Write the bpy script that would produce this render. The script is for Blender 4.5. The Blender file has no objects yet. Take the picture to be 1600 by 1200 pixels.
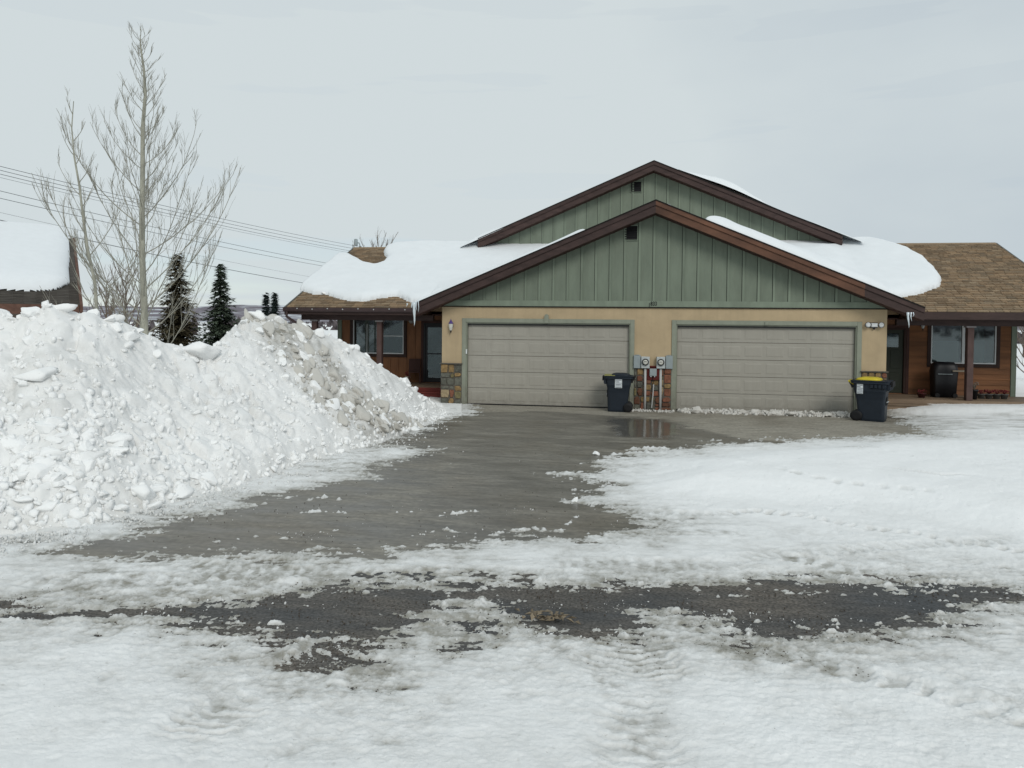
import bpy, bmesh, math, random
import numpy as np
from mathutils import Vector, Matrix
random.seed(11); rng = np.random.default_rng(11)
S = bpy.context.scene
COL = S.collection
PI = math.pi
# ------------------------------------------------------------------ camera
CX, CY, CZ, YAW, PITCH, ROLL, FPX, SHY = -.268, -22.525, 2.5075, .1705, .026, .0095, 1200., 66.6
Fh = np.array([-math.sin(YAW), math.cos(YAW)]); Rh = np.array([math.cos(YAW), math.sin(YAW)])
_F = Vector((-math.sin(YAW)*math.cos(PITCH), math.cos(YAW)*math.cos(PITCH), -math.sin(PITCH)))
_R = Vector((math.cos(YAW), math.sin(YAW), 0)); _U = _R.cross(_F)
_R2 = _R*math.cos(ROLL)+_U*math.sin(ROLL); _U2 = _U*math.cos(ROLL)-_R*math.sin(ROLL)
C0 = Vector((CX, CY, CZ))
cd = bpy.data.cameras.new('camera'); cam = bpy.data.objects.new('camera', cd); COL.objects.link(cam)
cd.sensor_width = 36; cd.lens = 36*FPX/1600; cd.shift_y = -SHY/1600; cd.clip_end = 6000; cd.clip_start = .1
Mx = Matrix((( _R2.x, _U2.x, -_F.x, CX), (_R2.y, _U2.y, -_F.y, CY), (_R2.z, _U2.z, -_F.z, CZ), (0, 0, 0, 1)))
cam.matrix_world = Mx; S.camera = cam
# ------------------------------------------------------------------ light
EXPOSURE = 0.0
SUN_EL, SUN_AZ = math.radians(34), math.radians(152)
S.view_settings.view_transform = 'Standard'; S.view_settings.look = 'None'
S.view_settings.exposure = EXPOSURE; S.view_settings.gamma = 1; S.view_settings.use_curve_mapping = False
W = bpy.data.worlds.new('World'); S.world = W; W.use_nodes = True
nt = W.node_tree; nt.nodes.clear()
def N(t, ty, **k):
    n = t.nodes.new(ty)
    for a, b in k.items(): setattr(n, a, b)
    return n
out = N(nt, 'ShaderNodeOutputWorld'); mixs = N(nt, 'ShaderNodeMixShader')
sky = N(nt, 'ShaderNodeTexSky'); sky.sky_type = 'NISHITA'; sky.sun_disc = False
sky.dust_density = 0; sky.ozone_density = 3; sky.sun_elevation = SUN_EL; sky.sun_rotation = SUN_AZ
b1 = N(nt, 'ShaderNodeBackground'); b1.inputs[1].default_value = .09
nt.links.new(sky.outputs[0], b1.inputs[0])
b2 = N(nt, 'ShaderNodeBackground'); b2.inputs[1].default_value = 1.0
tc = N(nt, 'ShaderNodeTexCoord'); sep = N(nt, 'ShaderNodeSeparateXYZ'); nt.links.new(tc.outputs['Generated'], sep.inputs[0])
mp = N(nt, 'ShaderNodeMapping'); mp.inputs['Scale'].default_value = (1, 1, 2.2); nt.links.new(tc.outputs['Generated'], mp.inputs[0])
nz = N(nt, 'ShaderNodeTexNoise'); nz.inputs['Scale'].default_value = 1.7; nz.inputs['Detail'].default_value = 5; nz.inputs['Roughness'].default_value = .5
nt.links.new(mp.outputs[0], nz.inputs[0])
cr = N(nt, 'ShaderNodeValToRGB'); cr.color_ramp.elements[0].position = .32; cr.color_ramp.elements[0].color = (.53, .60, .645, 1)
cr.color_ramp.elements[1].position = .66; cr.color_ramp.elements[1].color = (.635, .70, .72, 1)
gx = N(nt, 'ShaderNodeMath', operation='MULTIPLY_ADD'); gx.inputs[1].default_value = -.55; gx.inputs[2].default_value = .04; nt.links.new(sep.outputs[0], gx.inputs[0])
gs = N(nt, 'ShaderNodeMath', operation='ADD'); nt.links.new(nz.outputs[0], gs.inputs[0]); nt.links.new(gx.outputs[0], gs.inputs[1])
nt.links.new(gs.outputs[0], cr.inputs[0]); nt.links.new(cr.outputs[0], b2.inputs[0])
# the cloud deck thins towards the horizon and lets some blue through
mr = N(nt, 'ShaderNodeMapRange'); mr.inputs[1].default_value = .015; mr.inputs[2].default_value = .14; mr.inputs[3].default_value = .66; mr.inputs[4].default_value = .96
nt.links.new(sep.outputs[2], mr.inputs[0])
mp2 = N(nt, 'ShaderNodeMapping'); mp2.inputs['Scale'].default_value = (1.6, 1.6, 16); nt.links.new(tc.outputs['Generated'], mp2.inputs[0])
nz2 = N(nt, 'ShaderNodeTexNoise'); nz2.inputs['Scale'].default_value = 1.3; nz2.inputs['Detail'].default_value = 4; nt.links.new(mp2.outputs[0], nz2.inputs[0])
mr2 = N(nt, 'ShaderNodeMapRange'); mr2.inputs[1].default_value = .40; mr2.inputs[2].default_value = .60; mr2.inputs[3].default_value = 0; mr2.inputs[4].default_value = .5
nt.links.new(nz2.outputs[0], mr2.inputs[0])
ad = N(nt, 'ShaderNodeMath', operation='ADD', use_clamp=True); nt.links.new(mr.outputs[0], ad.inputs[0]); nt.links.new(mr2.outputs[0], ad.inputs[1])
nt.links.new(ad.outputs[0], mixs.inputs[0]); nt.links.new(b1.outputs[0], mixs.inputs[1]); nt.links.new(b2.outputs[0], mixs.inputs[2])
nt.links.new(mixs.outputs[0], out.inputs[0])
sd_ = bpy.data.lights.new('sun', 'SUN'); sd_.energy = 1.35; sd_.angle = math.radians(22); sd_.color = (1, .965, .90)
so = bpy.data.objects.new('sun', sd_); COL.objects.link(so)
sdir = Vector((math.sin(SUN_AZ)*math.cos(SUN_EL), math.cos(SUN_AZ)*math.cos(SUN_EL), math.sin(SUN_EL)))
so.rotation_euler = sdir.to_track_quat('Z', 'Y').to_euler(); so.location = (0, 0, 40)

# ------------------------------------------------------------------ where things stand: site survey helpers
def ray(px, py):
    return (_F*FPX + _R2*(px-800) + _U2*(600-SHY-py)).normalized()
def gp(px, py, z=0.):
    d = ray(px, py); t = (z-CZ)/d.z; p = C0+d*t; return (p.x, p.y)
def at_depth(px, py, D):
    d = ray(px, py); h = d.x*Fh[0]+d.y*Fh[1]; return C0+d*(D/h)
def at_y(px, py, Y):
    d = ray(px, py); return C0+d*((Y-CY)/d.y)
def plan(r, d): return (CX+Rh[0]*r+Fh[0]*d, CY+Rh[1]*r+Fh[1]*d)

# ------------------------------------------------------------------ numpy noise
_perm = rng.permutation(512); _ang = rng.random(512)*2*PI
def perlin(x, y, s=0):
    xi = np.floor(x).astype(np.int64); yi = np.floor(y).astype(np.int64); xf = x-xi; yf = y-yi
    def g(i, j, dx, dy):
        h = _ang[_perm[(_perm[(i+s*17) & 511]+j) & 511]]; return np.cos(h)*dx+np.sin(h)*dy
    u = xf*xf*xf*(xf*(xf*6-15)+10); v = yf*yf*yf*(yf*(yf*6-15)+10)
    a = g(xi, yi, xf, yf); b = g(xi+1, yi, xf-1, yf); c = g(xi, yi+1, xf, yf-1); d = g(xi+1, yi+1, xf-1, yf-1)
    return ((a+(b-a)*u)+((c+(d-c)*u)-(a+(b-a)*u))*v)*1.5
def fbm(x, y, f, o=4, s=0, g=.5):
    r = 0; a = 1; t = 0
    for i in range(o): r = r+a*perlin(x*f+i*7.3, y*f-i*3.1, s+i); t += a; a *= g; f *= 2.03
    return r/t
def ridged(x, y, f, o=3, s=0):
    r = 0; a = 1; t = 0
    for i in range(o): r = r+a*(1-2*np.abs(perlin(x*f, y*f, s+i))); t += a; a *= .5; f *= 2.1
    return r/t
def sdpoly(X, Y, P):
    """signed distance, negative inside"""
    P = np.array(P); n = len(P); d = np.full(X.shape, 1e9); ins = np.zeros(X.shape, bool)
    for i in range(n):
        a = P[i]; b = P[(i+1) % n]; e = b-a; wx = X-a[0]; wy = Y-a[1]
        t = np.clip((wx*e[0]+wy*e[1])/(e@e+1e-12), 0, 1)
        d = np.minimum(d, (wx-e[0]*t)**2+(wy-e[1]*t)**2)
        if abs(e[1]) > 1e-9:
            c = ((a[1] <= Y) & (b[1] > Y)) | ((b[1] <= Y) & (a[1] > Y))
            ins ^= c & (X < a[0]+(Y-a[1])/e[1]*e[0])
    d = np.sqrt(d); return np.where(ins, -d, d)
def polyline(X, Y, P):
    """distance to and arc length along an open line"""
    P = np.array(P); best = np.full(X.shape, 1e9); sl = np.zeros(X.shape); acc = 0
    for i in range(len(P)-1):
        a = P[i]; b = P[i+1]; e = b-a; L = math.hypot(*e); wx = X-a[0]; wy = Y-a[1]
        t = np.clip((wx*e[0]+wy*e[1])/(L*L), 0, 1); d = np.hypot(wx-e[0]*t, wy-e[1]*t)
        m = d < best; best = np.where(m, d, best); sl = np.where(m, acc+t*L, sl); acc += L
    return best, sl, acc
def sst(x): x = np.clip(x, 0, 1); return x*x*(3-2*x)

# ------------------------------------------------------------------ materials
MATS = {}
def mat(name, col, rough=.8, var=.12, scale=6., bump=.0, bscale=40., attr=None, spec=.3, col2=None, thr=None, stretch=(1, 1, 1), detail=5, metal=0, rand=0., grime=None):
    if name in MATS: return MATS[name]
    m = bpy.data.materials.new(name); m.use_nodes = True; t = m.node_tree; t.nodes.clear()
    o = N(t, 'ShaderNodeOutputMaterial'); p = N(t, 'ShaderNodeBsdfPrincipled'); t.links.new(p.outputs[0], o.inputs[0])
    p.inputs['Roughness'].default_value = rough; p.inputs['Specular IOR Level'].default_value = spec; p.inputs['Metallic'].default_value = metal
    c = N(t, 'ShaderNodeTexCoord'); mpn = N(t, 'ShaderNodeMapping'); mpn.inputs['Scale'].default_value = stretch
    t.links.new(c.outputs['Object'], mpn.inputs[0])
    n = N(t, 'ShaderNodeTexNoise'); n.inputs['Scale'].default_value = scale; n.inputs['Detail'].default_value = detail; n.inputs['Roughness'].default_value = .6
    t.links.new(mpn.outputs[0], n.inputs[0])
    r = N(t, 'ShaderNodeValToRGB'); e = r.color_ramp.elements
    if col2 is None:
        e[0].color = tuple(x*(1-var) for x in col)+(1,); e[1].color = tuple(min(1, x*(1+var)) for x in col)+(1,)
        e[0].position = .3; e[1].position = .7
    else:
        e[0].color = tuple(col)+(1,); e[1].color = tuple(col2)+(1,); e[0].position, e[1].position = thr or (.4, .6)
    t.links.new(n.outputs[0], r.inputs[0]); cur = r.outputs[0]
    if rand:
        oi = N(t, 'ShaderNodeObjectInfo'); mm = N(t, 'ShaderNodeMapRange'); mm.inputs[3].default_value = 1-rand; mm.inputs[4].default_value = 1+rand
        t.links.new(oi.outputs['Random'], mm.inputs[0]); hv = N(t, 'ShaderNodeHueSaturation'); t.links.new(mm.outputs[0], hv.inputs['Value']); t.links.new(cur, hv.inputs['Color']); cur = hv.outputs[0]
    if attr:
        a = N(t, 'ShaderNodeAttribute'); a.attribute_name = attr; mx = N(t, 'ShaderNodeMix', data_type='RGBA', blend_type='MULTIPLY'); mx.inputs[0].default_value = 1
        t.links.new(cur, mx.inputs[6]); t.links.new(a.outputs['Color'], mx.inputs[7]); cur = mx.outputs[2]
    if grime:
        gg = N(t, 'ShaderNodeNewGeometry'); sz = N(t, 'ShaderNodeSeparateXYZ'); t.links.new(gg.outputs['Position'], sz.inputs[0])
        gn = N(t, 'ShaderNodeTexNoise'); gn.inputs['Scale'].default_value = 7; gn.inputs['Detail'].default_value = 7; gn.inputs['Roughness'].default_value = .7; t.links.new(gg.outputs['Position'], gn.inputs[0])
        g1 = N(t, 'ShaderNodeMapRange'); g1.inputs[1].default_value = .0; g1.inputs[2].default_value = grime[0]; g1.inputs[3].default_value = 1; g1.inputs[4].default_value = 0; t.links.new(sz.outputs[2], g1.inputs[0])
        g2 = N(t, 'ShaderNodeMapRange'); g2.inputs[1].default_value = .3; g2.inputs[2].default_value = .75; g2.inputs[4].default_value = grime[1]*1.8; t.links.new(gn.outputs[0], g2.inputs[0])
        g3 = N(t, 'ShaderNodeMath', operation='MULTIPLY', use_clamp=True); t.links.new(g1.outputs[0], g3.inputs[0]); t.links.new(g2.outputs[0], g3.inputs[1])
        gs_ = N(t, 'ShaderNodeMapping'); gs_.inputs['Scale'].default_value = (5, 5, .35); t.links.new(gg.outputs['Position'], gs_.inputs[0]); gq = N(t, 'ShaderNodeTexNoise'); gq.inputs['Scale'].default_value = 2.2; gq.inputs['Detail'].default_value = 5; t.links.new(gs_.outputs[0], gq.inputs[0])
        g4 = N(t, 'ShaderNodeMapRange'); g4.inputs[1].default_value = .5; g4.inputs[2].default_value = .8; g4.inputs[4].default_value = .12; t.links.new(gq.outputs[0], g4.inputs[0])
        g5 = N(t, 'ShaderNodeMath', operation='ADD', use_clamp=True); t.links.new(g3.outputs[0], g5.inputs[0]); t.links.new(g4.outputs[0], g5.inputs[1])
        gm_ = N(t, 'ShaderNodeMix', data_type='RGBA'); t.links.new(g5.outputs[0], gm_.inputs[0]); t.links.new(cur, gm_.inputs[6]); gm_.inputs[7].default_value = (.13, .115, .09, 1); cur = gm_.outputs[2]
    t.links.new(cur, p.inputs['Base Color'])
    if bump:
        nb = N(t, 'ShaderNodeTexNoise'); nb.inputs['Scale'].default_value = bscale; nb.inputs['Detail'].default_value = 6; nb.inputs['Roughness'].default_value = .65
        t.links.new(mpn.outputs[0], nb.inputs[0]); bp = N(t, 'ShaderNodeBump'); bp.inputs['Strength'].default_value = min(1, bump*2); bp.inputs['Distance'].default_value = .012
        t.links.new(nb.outputs[0], bp.inputs['Height']); t.links.new(bp.outputs[0], p.inputs['Normal'])
    MATS[name] = m; return m

def snow_mat(name, clean=(.865, .875, .875), dirty=(.28, .27, .235), base=0.):
    m = bpy.data.materials.new(name); m.use_nodes = True; t = m.node_tree; t.nodes.clear()
    o = N(t, 'ShaderNodeOutputMaterial'); p = N(t, 'ShaderNodeBsdfPrincipled'); t.links.new(p.outputs[0], o.inputs[0])
    p.inputs['Roughness'].default_value = .75; p.inputs['Specular IOR Level'].default_value = .2
    g = N(t, 'ShaderNodeNewGeometry')
    n1 = N(t, 'ShaderNodeTexNoise'); n1.inputs['Scale'].default_value = .9; n1.inputs['Detail'].default_value = 6; n1.inputs['Roughness'].default_value = .62
    n2 = N(t, 'ShaderNodeTexNoise'); n2.inputs['Scale'].default_value = 26; n2.inputs['Detail'].default_value = 3; n2.inputs['Roughness'].default_value = .6
    n3 = N(t, 'ShaderNodeTexNoise'); n3.inputs['Scale'].default_value = 5; n3.inputs['Detail'].default_value = 7; n3.inputs['Roughness'].default_value = .7
    for n in (n1, n2, n3): t.links.new(g.outputs['Position'], n.inputs[0])
    a = N(t, 'ShaderNodeAttribute'); a.attribute_name = 'dirt'
    # stain amount = attribute + broad faint soiling + grit specks
    r1 = N(t, 'ShaderNodeMapRange'); r1.inputs[1].default_value = .52; r1.inputs[2].default_value = .85; r1.inputs[4].default_value = .14; t.links.new(n1.outputs[0], r1.inputs[0])
    r2 = N(t, 'ShaderNodeMapRange'); r2.inputs[1].default_value = .70; r2.inputs[2].default_value = .80; r2.inputs[4].default_value = .7; t.links.new(n2.outputs[0], r2.inputs[0])
    r3 = N(t, 'ShaderNodeMapRange'); r3.inputs[1].default_value = .3; r3.inputs[2].default_value = .7; r3.inputs[3].default_value = .45; r3.inputs[4].default_value = 1.3; t.links.new(n3.outputs[0], r3.inputs[0])
    ml = N(t, 'ShaderNodeMath', operation='MULTIPLY'); t.links.new(a.outputs['Fac'], ml.inputs[0]); t.links.new(r3.outputs[0], ml.inputs[1])
    s1 = N(t, 'ShaderNodeMath', operation='ADD'); t.links.new(r1.outputs[0], s1.inputs[0]); t.links.new(ml.outputs[0], s1.inputs[1])
    s2 = N(t, 'ShaderNodeMath', operation='ADD'); t.links.new(s1.outputs[0], s2.inputs[0]); t.links.new(r2.outputs[0], s2.inputs[1])
    s3 = N(t, 'ShaderNodeMath', operation='ADD', use_clamp=True); t.links.new(s2.outputs[0], s3.inputs[0]); s3.inputs[1].default_value = base
    mx = N(t, 'ShaderNodeMix', data_type='RGBA'); t.links.new(s3.outputs[0], mx.inputs[0]); mx.inputs[6].default_value = clean+(1,); mx.inputs[7].default_value = dirty+(1,)
    t.links.new(mx.outputs[2], p.inputs['Base Color'])
    ba = N(t, 'ShaderNodeTexNoise'); ba.inputs['Scale'].default_value = 14; ba.inputs['Detail'].default_value = 9; ba.inputs['Roughness'].default_value = .72; t.links.new(g.outputs['Position'], ba.inputs[0])
    bp = N(t, 'ShaderNodeBump'); bp.inputs['Strength'].default_value = .42; bp.inputs['Distance'].default_value = .03
    t.links.new(ba.outputs[0], bp.inputs['Height']); t.links.new(bp.outputs[0], p.inputs['Normal'])
    MATS[name] = m; return m
M_SNOW = snow_mat('snow_trodden'); M_SNOWP = snow_mat('snow_piled', clean=(.885, .89, .885)); M_SNOWD = snow_mat('snow_soiled', clean=(.54, .525, .485), dirty=(.30, .28, .25)); M_SLUSH = snow_mat('grey_slush', clean=(.56, .545, .51), dirty=(.24, .215, .185))
M_SNOWR = mat('snow_fresh', (.76, .79, .81), .8, .02, 3, bump=.12, bscale=9)
def ground_mat(name, dry, wet, rough_dry, rough_wet, grain, con=.3):
    m = bpy.data.materials.new(name); m.use_nodes = True; t = m.node_tree; t.nodes.clear()
    o = N(t, 'ShaderNodeOutputMaterial'); p = N(t, 'ShaderNodeBsdfPrincipled'); t.links.new(p.outputs[0], o.inputs[0])
    g = N(t, 'ShaderNodeNewGeometry'); a = N(t, 'ShaderNodeAttribute'); a.attribute_name = 'wet'
    mpn = N(t, 'ShaderNodeMapping'); mpn.inputs['Scale'].default_value = (.55, 1.3, 1); mpn.inputs['Rotation'].default_value = (0, 0, -YAW); t.links.new(g.outputs['Position'], mpn.inputs[0])
    n1 = N(t, 'ShaderNodeTexNoise'); n1.inputs['Scale'].default_value = 1.6; n1.inputs['Detail'].default_value = 8; n1.inputs['Roughness'].default_value = .65; t.links.new(mpn.outputs[0], n1.inputs[0])
    n2 = N(t, 'ShaderNodeTexNoise'); n2.inputs['Scale'].default_value = grain; n2.inputs['Detail'].default_value = 4; t.links.new(g.outputs['Position'], n2.inputs[0])
    mr = N(t, 'ShaderNodeMapRange'); mr.inputs[1].default_value = .3; mr.inputs[2].default_value = .7; mr.inputs[3].default_value = -.36; mr.inputs[4].default_value = .36; t.links.new(n1.outputs[0], mr.inputs[0])
    ad = N(t, 'ShaderNodeMath', operation='ADD', use_clamp=True); t.links.new(a.outputs['Fac'], ad.inputs[0]); t.links.new(mr.outputs[0], ad.inputs[1])
    mx = N(t, 'ShaderNodeMix', data_type='RGBA'); mx.inputs[6].default_value = dry+(1,); mx.inputs[7].default_value = wet+(1,); t.links.new(ad.outputs[0], mx.inputs[0])
    r2 = N(t, 'ShaderNodeMapRange'); r2.inputs[1].default_value = .3; r2.inputs[2].default_value = .7; r2.inputs[3].default_value = 1-con; r2.inputs[4].default_value = 1+con; t.links.new(n2.outputs[0], r2.inputs[0])
    mp3 = N(t, 'ShaderNodeMapping'); mp3.inputs['Scale'].default_value = (.5, 2.2, 1); mp3.inputs['Rotation'].default_value = (0, 0, -YAW); t.links.new(g.outputs['Position'], mp3.inputs[0])
    n4 = N(t, 'ShaderNodeTexNoise'); n4.inputs['Scale'].default_value = 3.5; n4.inputs['Detail'].default_value = 9; n4.inputs['Roughness'].default_value = .7; t.links.new(mp3.outputs[0], n4.inputs[0])
    r4 = N(t, 'ShaderNodeMapRange'); r4.inputs[1].default_value = .35; r4.inputs[2].default_value = .65; r4.inputs[3].default_value = .72; r4.inputs[4].default_value = 1.28; t.links.new(n4.outputs[0], r4.inputs[0])
    n5 = N(t, 'ShaderNodeTexNoise'); n5.inputs['Scale'].default_value = .45; n5.inputs['Detail'].default_value = 5; t.links.new(g.outputs['Position'], n5.inputs[0])
    r5 = N(t, 'ShaderNodeMapRange'); r5.inputs[1].default_value = .5; r5.inputs[2].default_value = .68; r5.inputs[4].default_value = .55; t.links.new(n5.outputs[0], r5.inputs[0])
    m5 = N(t, 'ShaderNodeMix', data_type='RGBA'); t.links.new(r5.outputs[0], m5.inputs[0]); t.links.new(mx.outputs[2], m5.inputs[6]); m5.inputs[7].default_value = (wet[0]*1.2, wet[1]*1.08, wet[2]*.9, 1)
    m4 = N(t, 'ShaderNodeMix', data_type='RGBA', blend_type='MULTIPLY'); m4.inputs[0].default_value = 1; t.links.new(m5.outputs[2], m4.inputs[6]); t.links.new(r4.outputs[0], m4.inputs[7]); mx = m4
    mm = N(t, 'ShaderNodeMix', data_type='RGBA', blend_type='MULTIPLY'); mm.inputs[0].default_value = 1; t.links.new(mx.outputs[2], mm.inputs[6]); t.links.new(r2.outputs[0], mm.inputs[7])
    t.links.new(mm.outputs[2], p.inputs['Base Color'])
    rr = N(t, 'ShaderNodeMapRange'); rr.inputs[3].default_value = rough_dry; rr.inputs[4].default_value = rough_wet; t.links.new(ad.outputs[0], rr.inputs[0])
    pu = N(t, 'ShaderNodeMapRange'); pu.inputs[1].default_value = 1.15; pu.inputs[2].default_value = 1.7; pu.inputs[3].default_value = 1; pu.inputs[4].default_value = .12; t.links.new(a.outputs['Fac'], pu.inputs[0])
    pm_ = N(t, 'ShaderNodeMath', operation='MULTIPLY'); t.links.new(rr.outputs[0], pm_.inputs[0]); t.links.new(pu.outputs[0], pm_.inputs[1]); t.links.new(pm_.outputs[0], p.inputs['Roughness'])
    p.inputs['Specular IOR Level'].default_value = .38
    bp = N(t, 'ShaderNodeBump'); bp.inputs['Strength'].default_value = .35; bp.inputs['Distance'].default_value = .008; t.links.new(n2.outputs[0], bp.inputs['Height']); t.links.new(bp.outputs[0], p.inputs['Normal'])
    MATS[name] = m; return m
M_CONC = ground_mat('concrete', (.275, .255, .213), (.108, .101, .087), .85, .33, 14, .2)
M_ASPH = ground_mat('asphalt', (.13, .112, .092), (.043, .045, .047), .9, .6, 38, .6)

M_GREEN = mat('green_siding', (.168, .200, .155), .8, .16, 2.2, grime=(.1, .1), bump=.15, bscale=30, stretch=(1, 1, .3), rand=.06)
M_TRIM = mat('sage_trim', (.24, .257, .205), .75, .08, 5, grime=(.8, .7))
M_BATTEN = mat('green_batten', (.178, .213, .165), .8, .12, 4, stretch=(1, 1, .3), rand=.10)
M_TAN = mat('tan_stucco', (.43, .333, .21), .9, .11, 1.3, grime=(.3, .5), bump=.2, bscale=55)
M_DOOR = mat('garage_door_paint', (.325, .308, .268), .6, .05, 2, grime=(.5, .3))
M_FASC = mat('dark_brown_fascia', (.046, .027, .024), .65, .3, 8, stretch=(.3, 1, 1), rand=.12)
M_RAKE = mat('weathered_cedar_board', (.105, .048, .028), .6, .5, 1.5, stretch=(.5, 1, 1), rand=.2)
M_SOFF = mat('soffit_brown', (.05, .022, .018), .7, .2, 4)
M_POST = mat('post_brown', (.075, .045, .04), .7, .2, 5)
M_SIDE = mat('cedar_siding', (.18, .078, .032), .65, .35, 2.5, bump=.15, bscale=30, stretch=(.25, 1, 2), rand=.18)
M_SIDE2 = mat('stained_plywood', (.175, .078, .034), .65, .25, 3, bump=.15, bscale=30, stretch=(2, 1, .3), rand=.08)
M_SHING = mat('shingle', (.255, .185, .118), .9, .22, 30, bump=.4, bscale=120, attr='tint')
M_RECESS_SHADE = mat('dark_recess_shade_trim', (.012, .011, .010), .9, .1, 4)
M_MORTAR = mat('mortar', (.10, .09, .075), .9, .2, 20)
M_STONES = [mat('stone_'+n, c, .8, .35, 12, bump=.5, bscale=25, rand=.22) for n, c in
            (('rust', (.18, .075, .045)), ('gold', (.22, .145, .065)), ('slate', (.11, .11, .09)), ('olive', (.14, .12, .06)), ('sand', (.27, .21, .13)), ('brown', (.13, .06, .035)))]
M_WHITE = mat('white_vinyl', (.60, .62, .62), .5, .05, 5)
M_DARKTRIM = mat('window_casing', (.035, .018, .014), .7, .2, 4)
M_BLACK = mat('black_metal', (.012, .012, .014), .45, .1, 6)
M_GREY = mat('grey_metal_box', (.27, .31, .32), .5, .06, 8, metal=.0)
M_LGREY = mat('light_metal_box', (.45, .48, .48), .45, .06, 8)
M_PIPE = mat('grey_conduit', (.42, .42, .41), .5, .12, 10, stretch=(1, 1, .2))
M_RED = mat('red_board', (.09, .012, .010), .7, .2, 5)
M_REDSTEP = mat('red_step', (.13, .022, .016), .6, .2, 5)
M_DECK = mat('deck_wood', (.20, .145, .10), .75, .25, 5, stretch=(.2, 1, 1), rand=.1)
M_BIN = mat('navy_plastic', (.012, .018, .027), .5, .15, 6, bump=.1, bscale=60)
M_BINB = mat('black_plastic', (.006, .006, .007), .6, .1, 6)
M_YEL = mat('yellow_plastic', (.56, .45, .035), .5, .12, 6)
M_LABEL = mat('paper_label', (.62, .66, .68), .6, .04, 9)
M_INK = mat('label_ink', (.10, .11, .14), .7, .1, 9)
M_ICE = mat('ice', (.60, .66, .70), .12, .05, 9, spec=.6)
M_BARK = mat('pale_bark', (.33, .325, .27), .85, .3, 9, stretch=(1, 1, .3))
M_TWIG = mat('grey_twig', (.29, .28, .235), .85, .2, 5)
M_TWIGB = mat('brown_twig', (.16, .13, .105), .85, .2, 5)
M_NEED = mat('spruce_needles', (.085, .11, .075), .8, .4, 3)
M_NEED2 = mat('rusty_needles', (.13, .11, .065), .8, .4, 3)
M_NEEDF = mat('far_spruce_needles', (.05, .075, .07), .85, .3, 2)
M_TRUNK = mat('dark_bark', (.06, .045, .035), .9, .3, 5)
M_LAMP = mat('lamp_glass', (.55, .55, .50), .25, .05, 5)
M_PURP = mat('purple_glass', (.09, .06, .22), .3, .3, 30)
M_LEAF = mat('dead_leaf', (.20, .16, .11), .8, .3, 14, rand=.3)
M_DISH = mat('dish_grey', (.40, .43, .47), .5, .08, 6)
M_BROWNROOF = mat('neighbour_roof', (.075, .068, .06), .9, .35, 5, bump=.3, bscale=10, stretch=(.3, 1, 3))
M_BROWNF = mat('neighbour_fascia', (.11, .058, .042), .8, .25, 4)
M_NWALL = mat('neighbour_stucco', (.24, .195, .165), .9, .1, 2)
M_FLOWER = mat('dried_flowers', (.13, .02, .022), .9, .6, 25)
M_POT = mat('pot_cream', (.40, .36, .30), .6, .5, 22, col2=(.12, .03, .03), thr=(.52, .58))
M_ROOM = mat('room_dark', (.03, .028, .026), .9, .2, 2)
M_BLIND = mat('blind', (.30, .34, .36), .8, .06, 4, stretch=(.2, 1, 6))
def glass_mat():
    m = bpy.data.materials.new('window_glass'); m.use_nodes = True; t = m.node_tree; t.nodes.clear()
    o = N(t, 'ShaderNodeOutputMaterial'); tr = N(t, 'ShaderNodeBsdfTransparent'); tr.inputs[0].default_value = (.55, .6, .58, 1)
    gl = N(t, 'ShaderNodeBsdfGlossy'); gl.inputs['Roughness'].default_value = .03; gl.inputs[0].default_value = (.85, .95, 1, 1)
    c = N(t, 'ShaderNodeTexCoord'); n = N(t, 'ShaderNodeTexNoise'); n.inputs['Scale'].default_value = 1.3; t.links.new(c.outputs['Object'], n.inputs[0])
    bp = N(t, 'ShaderNodeBump'); bp.inputs['Strength'].default_value = .06; bp.inputs['Distance'].default_value = .01; t.links.new(n.outputs[0], bp.inputs['Height']); t.links.new(bp.outputs[0], gl.inputs['Normal'])
    mx = N(t, 'ShaderNodeMixShader'); mx.inputs[0].default_value = .085; t.links.new(tr.outputs[0], mx.inputs[1]); t.links.new(gl.outputs[0], mx.inputs[2]); t.links.new(mx.outputs[0], o.inputs[0]); return m
M_GLASS = glass_mat()

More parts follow.
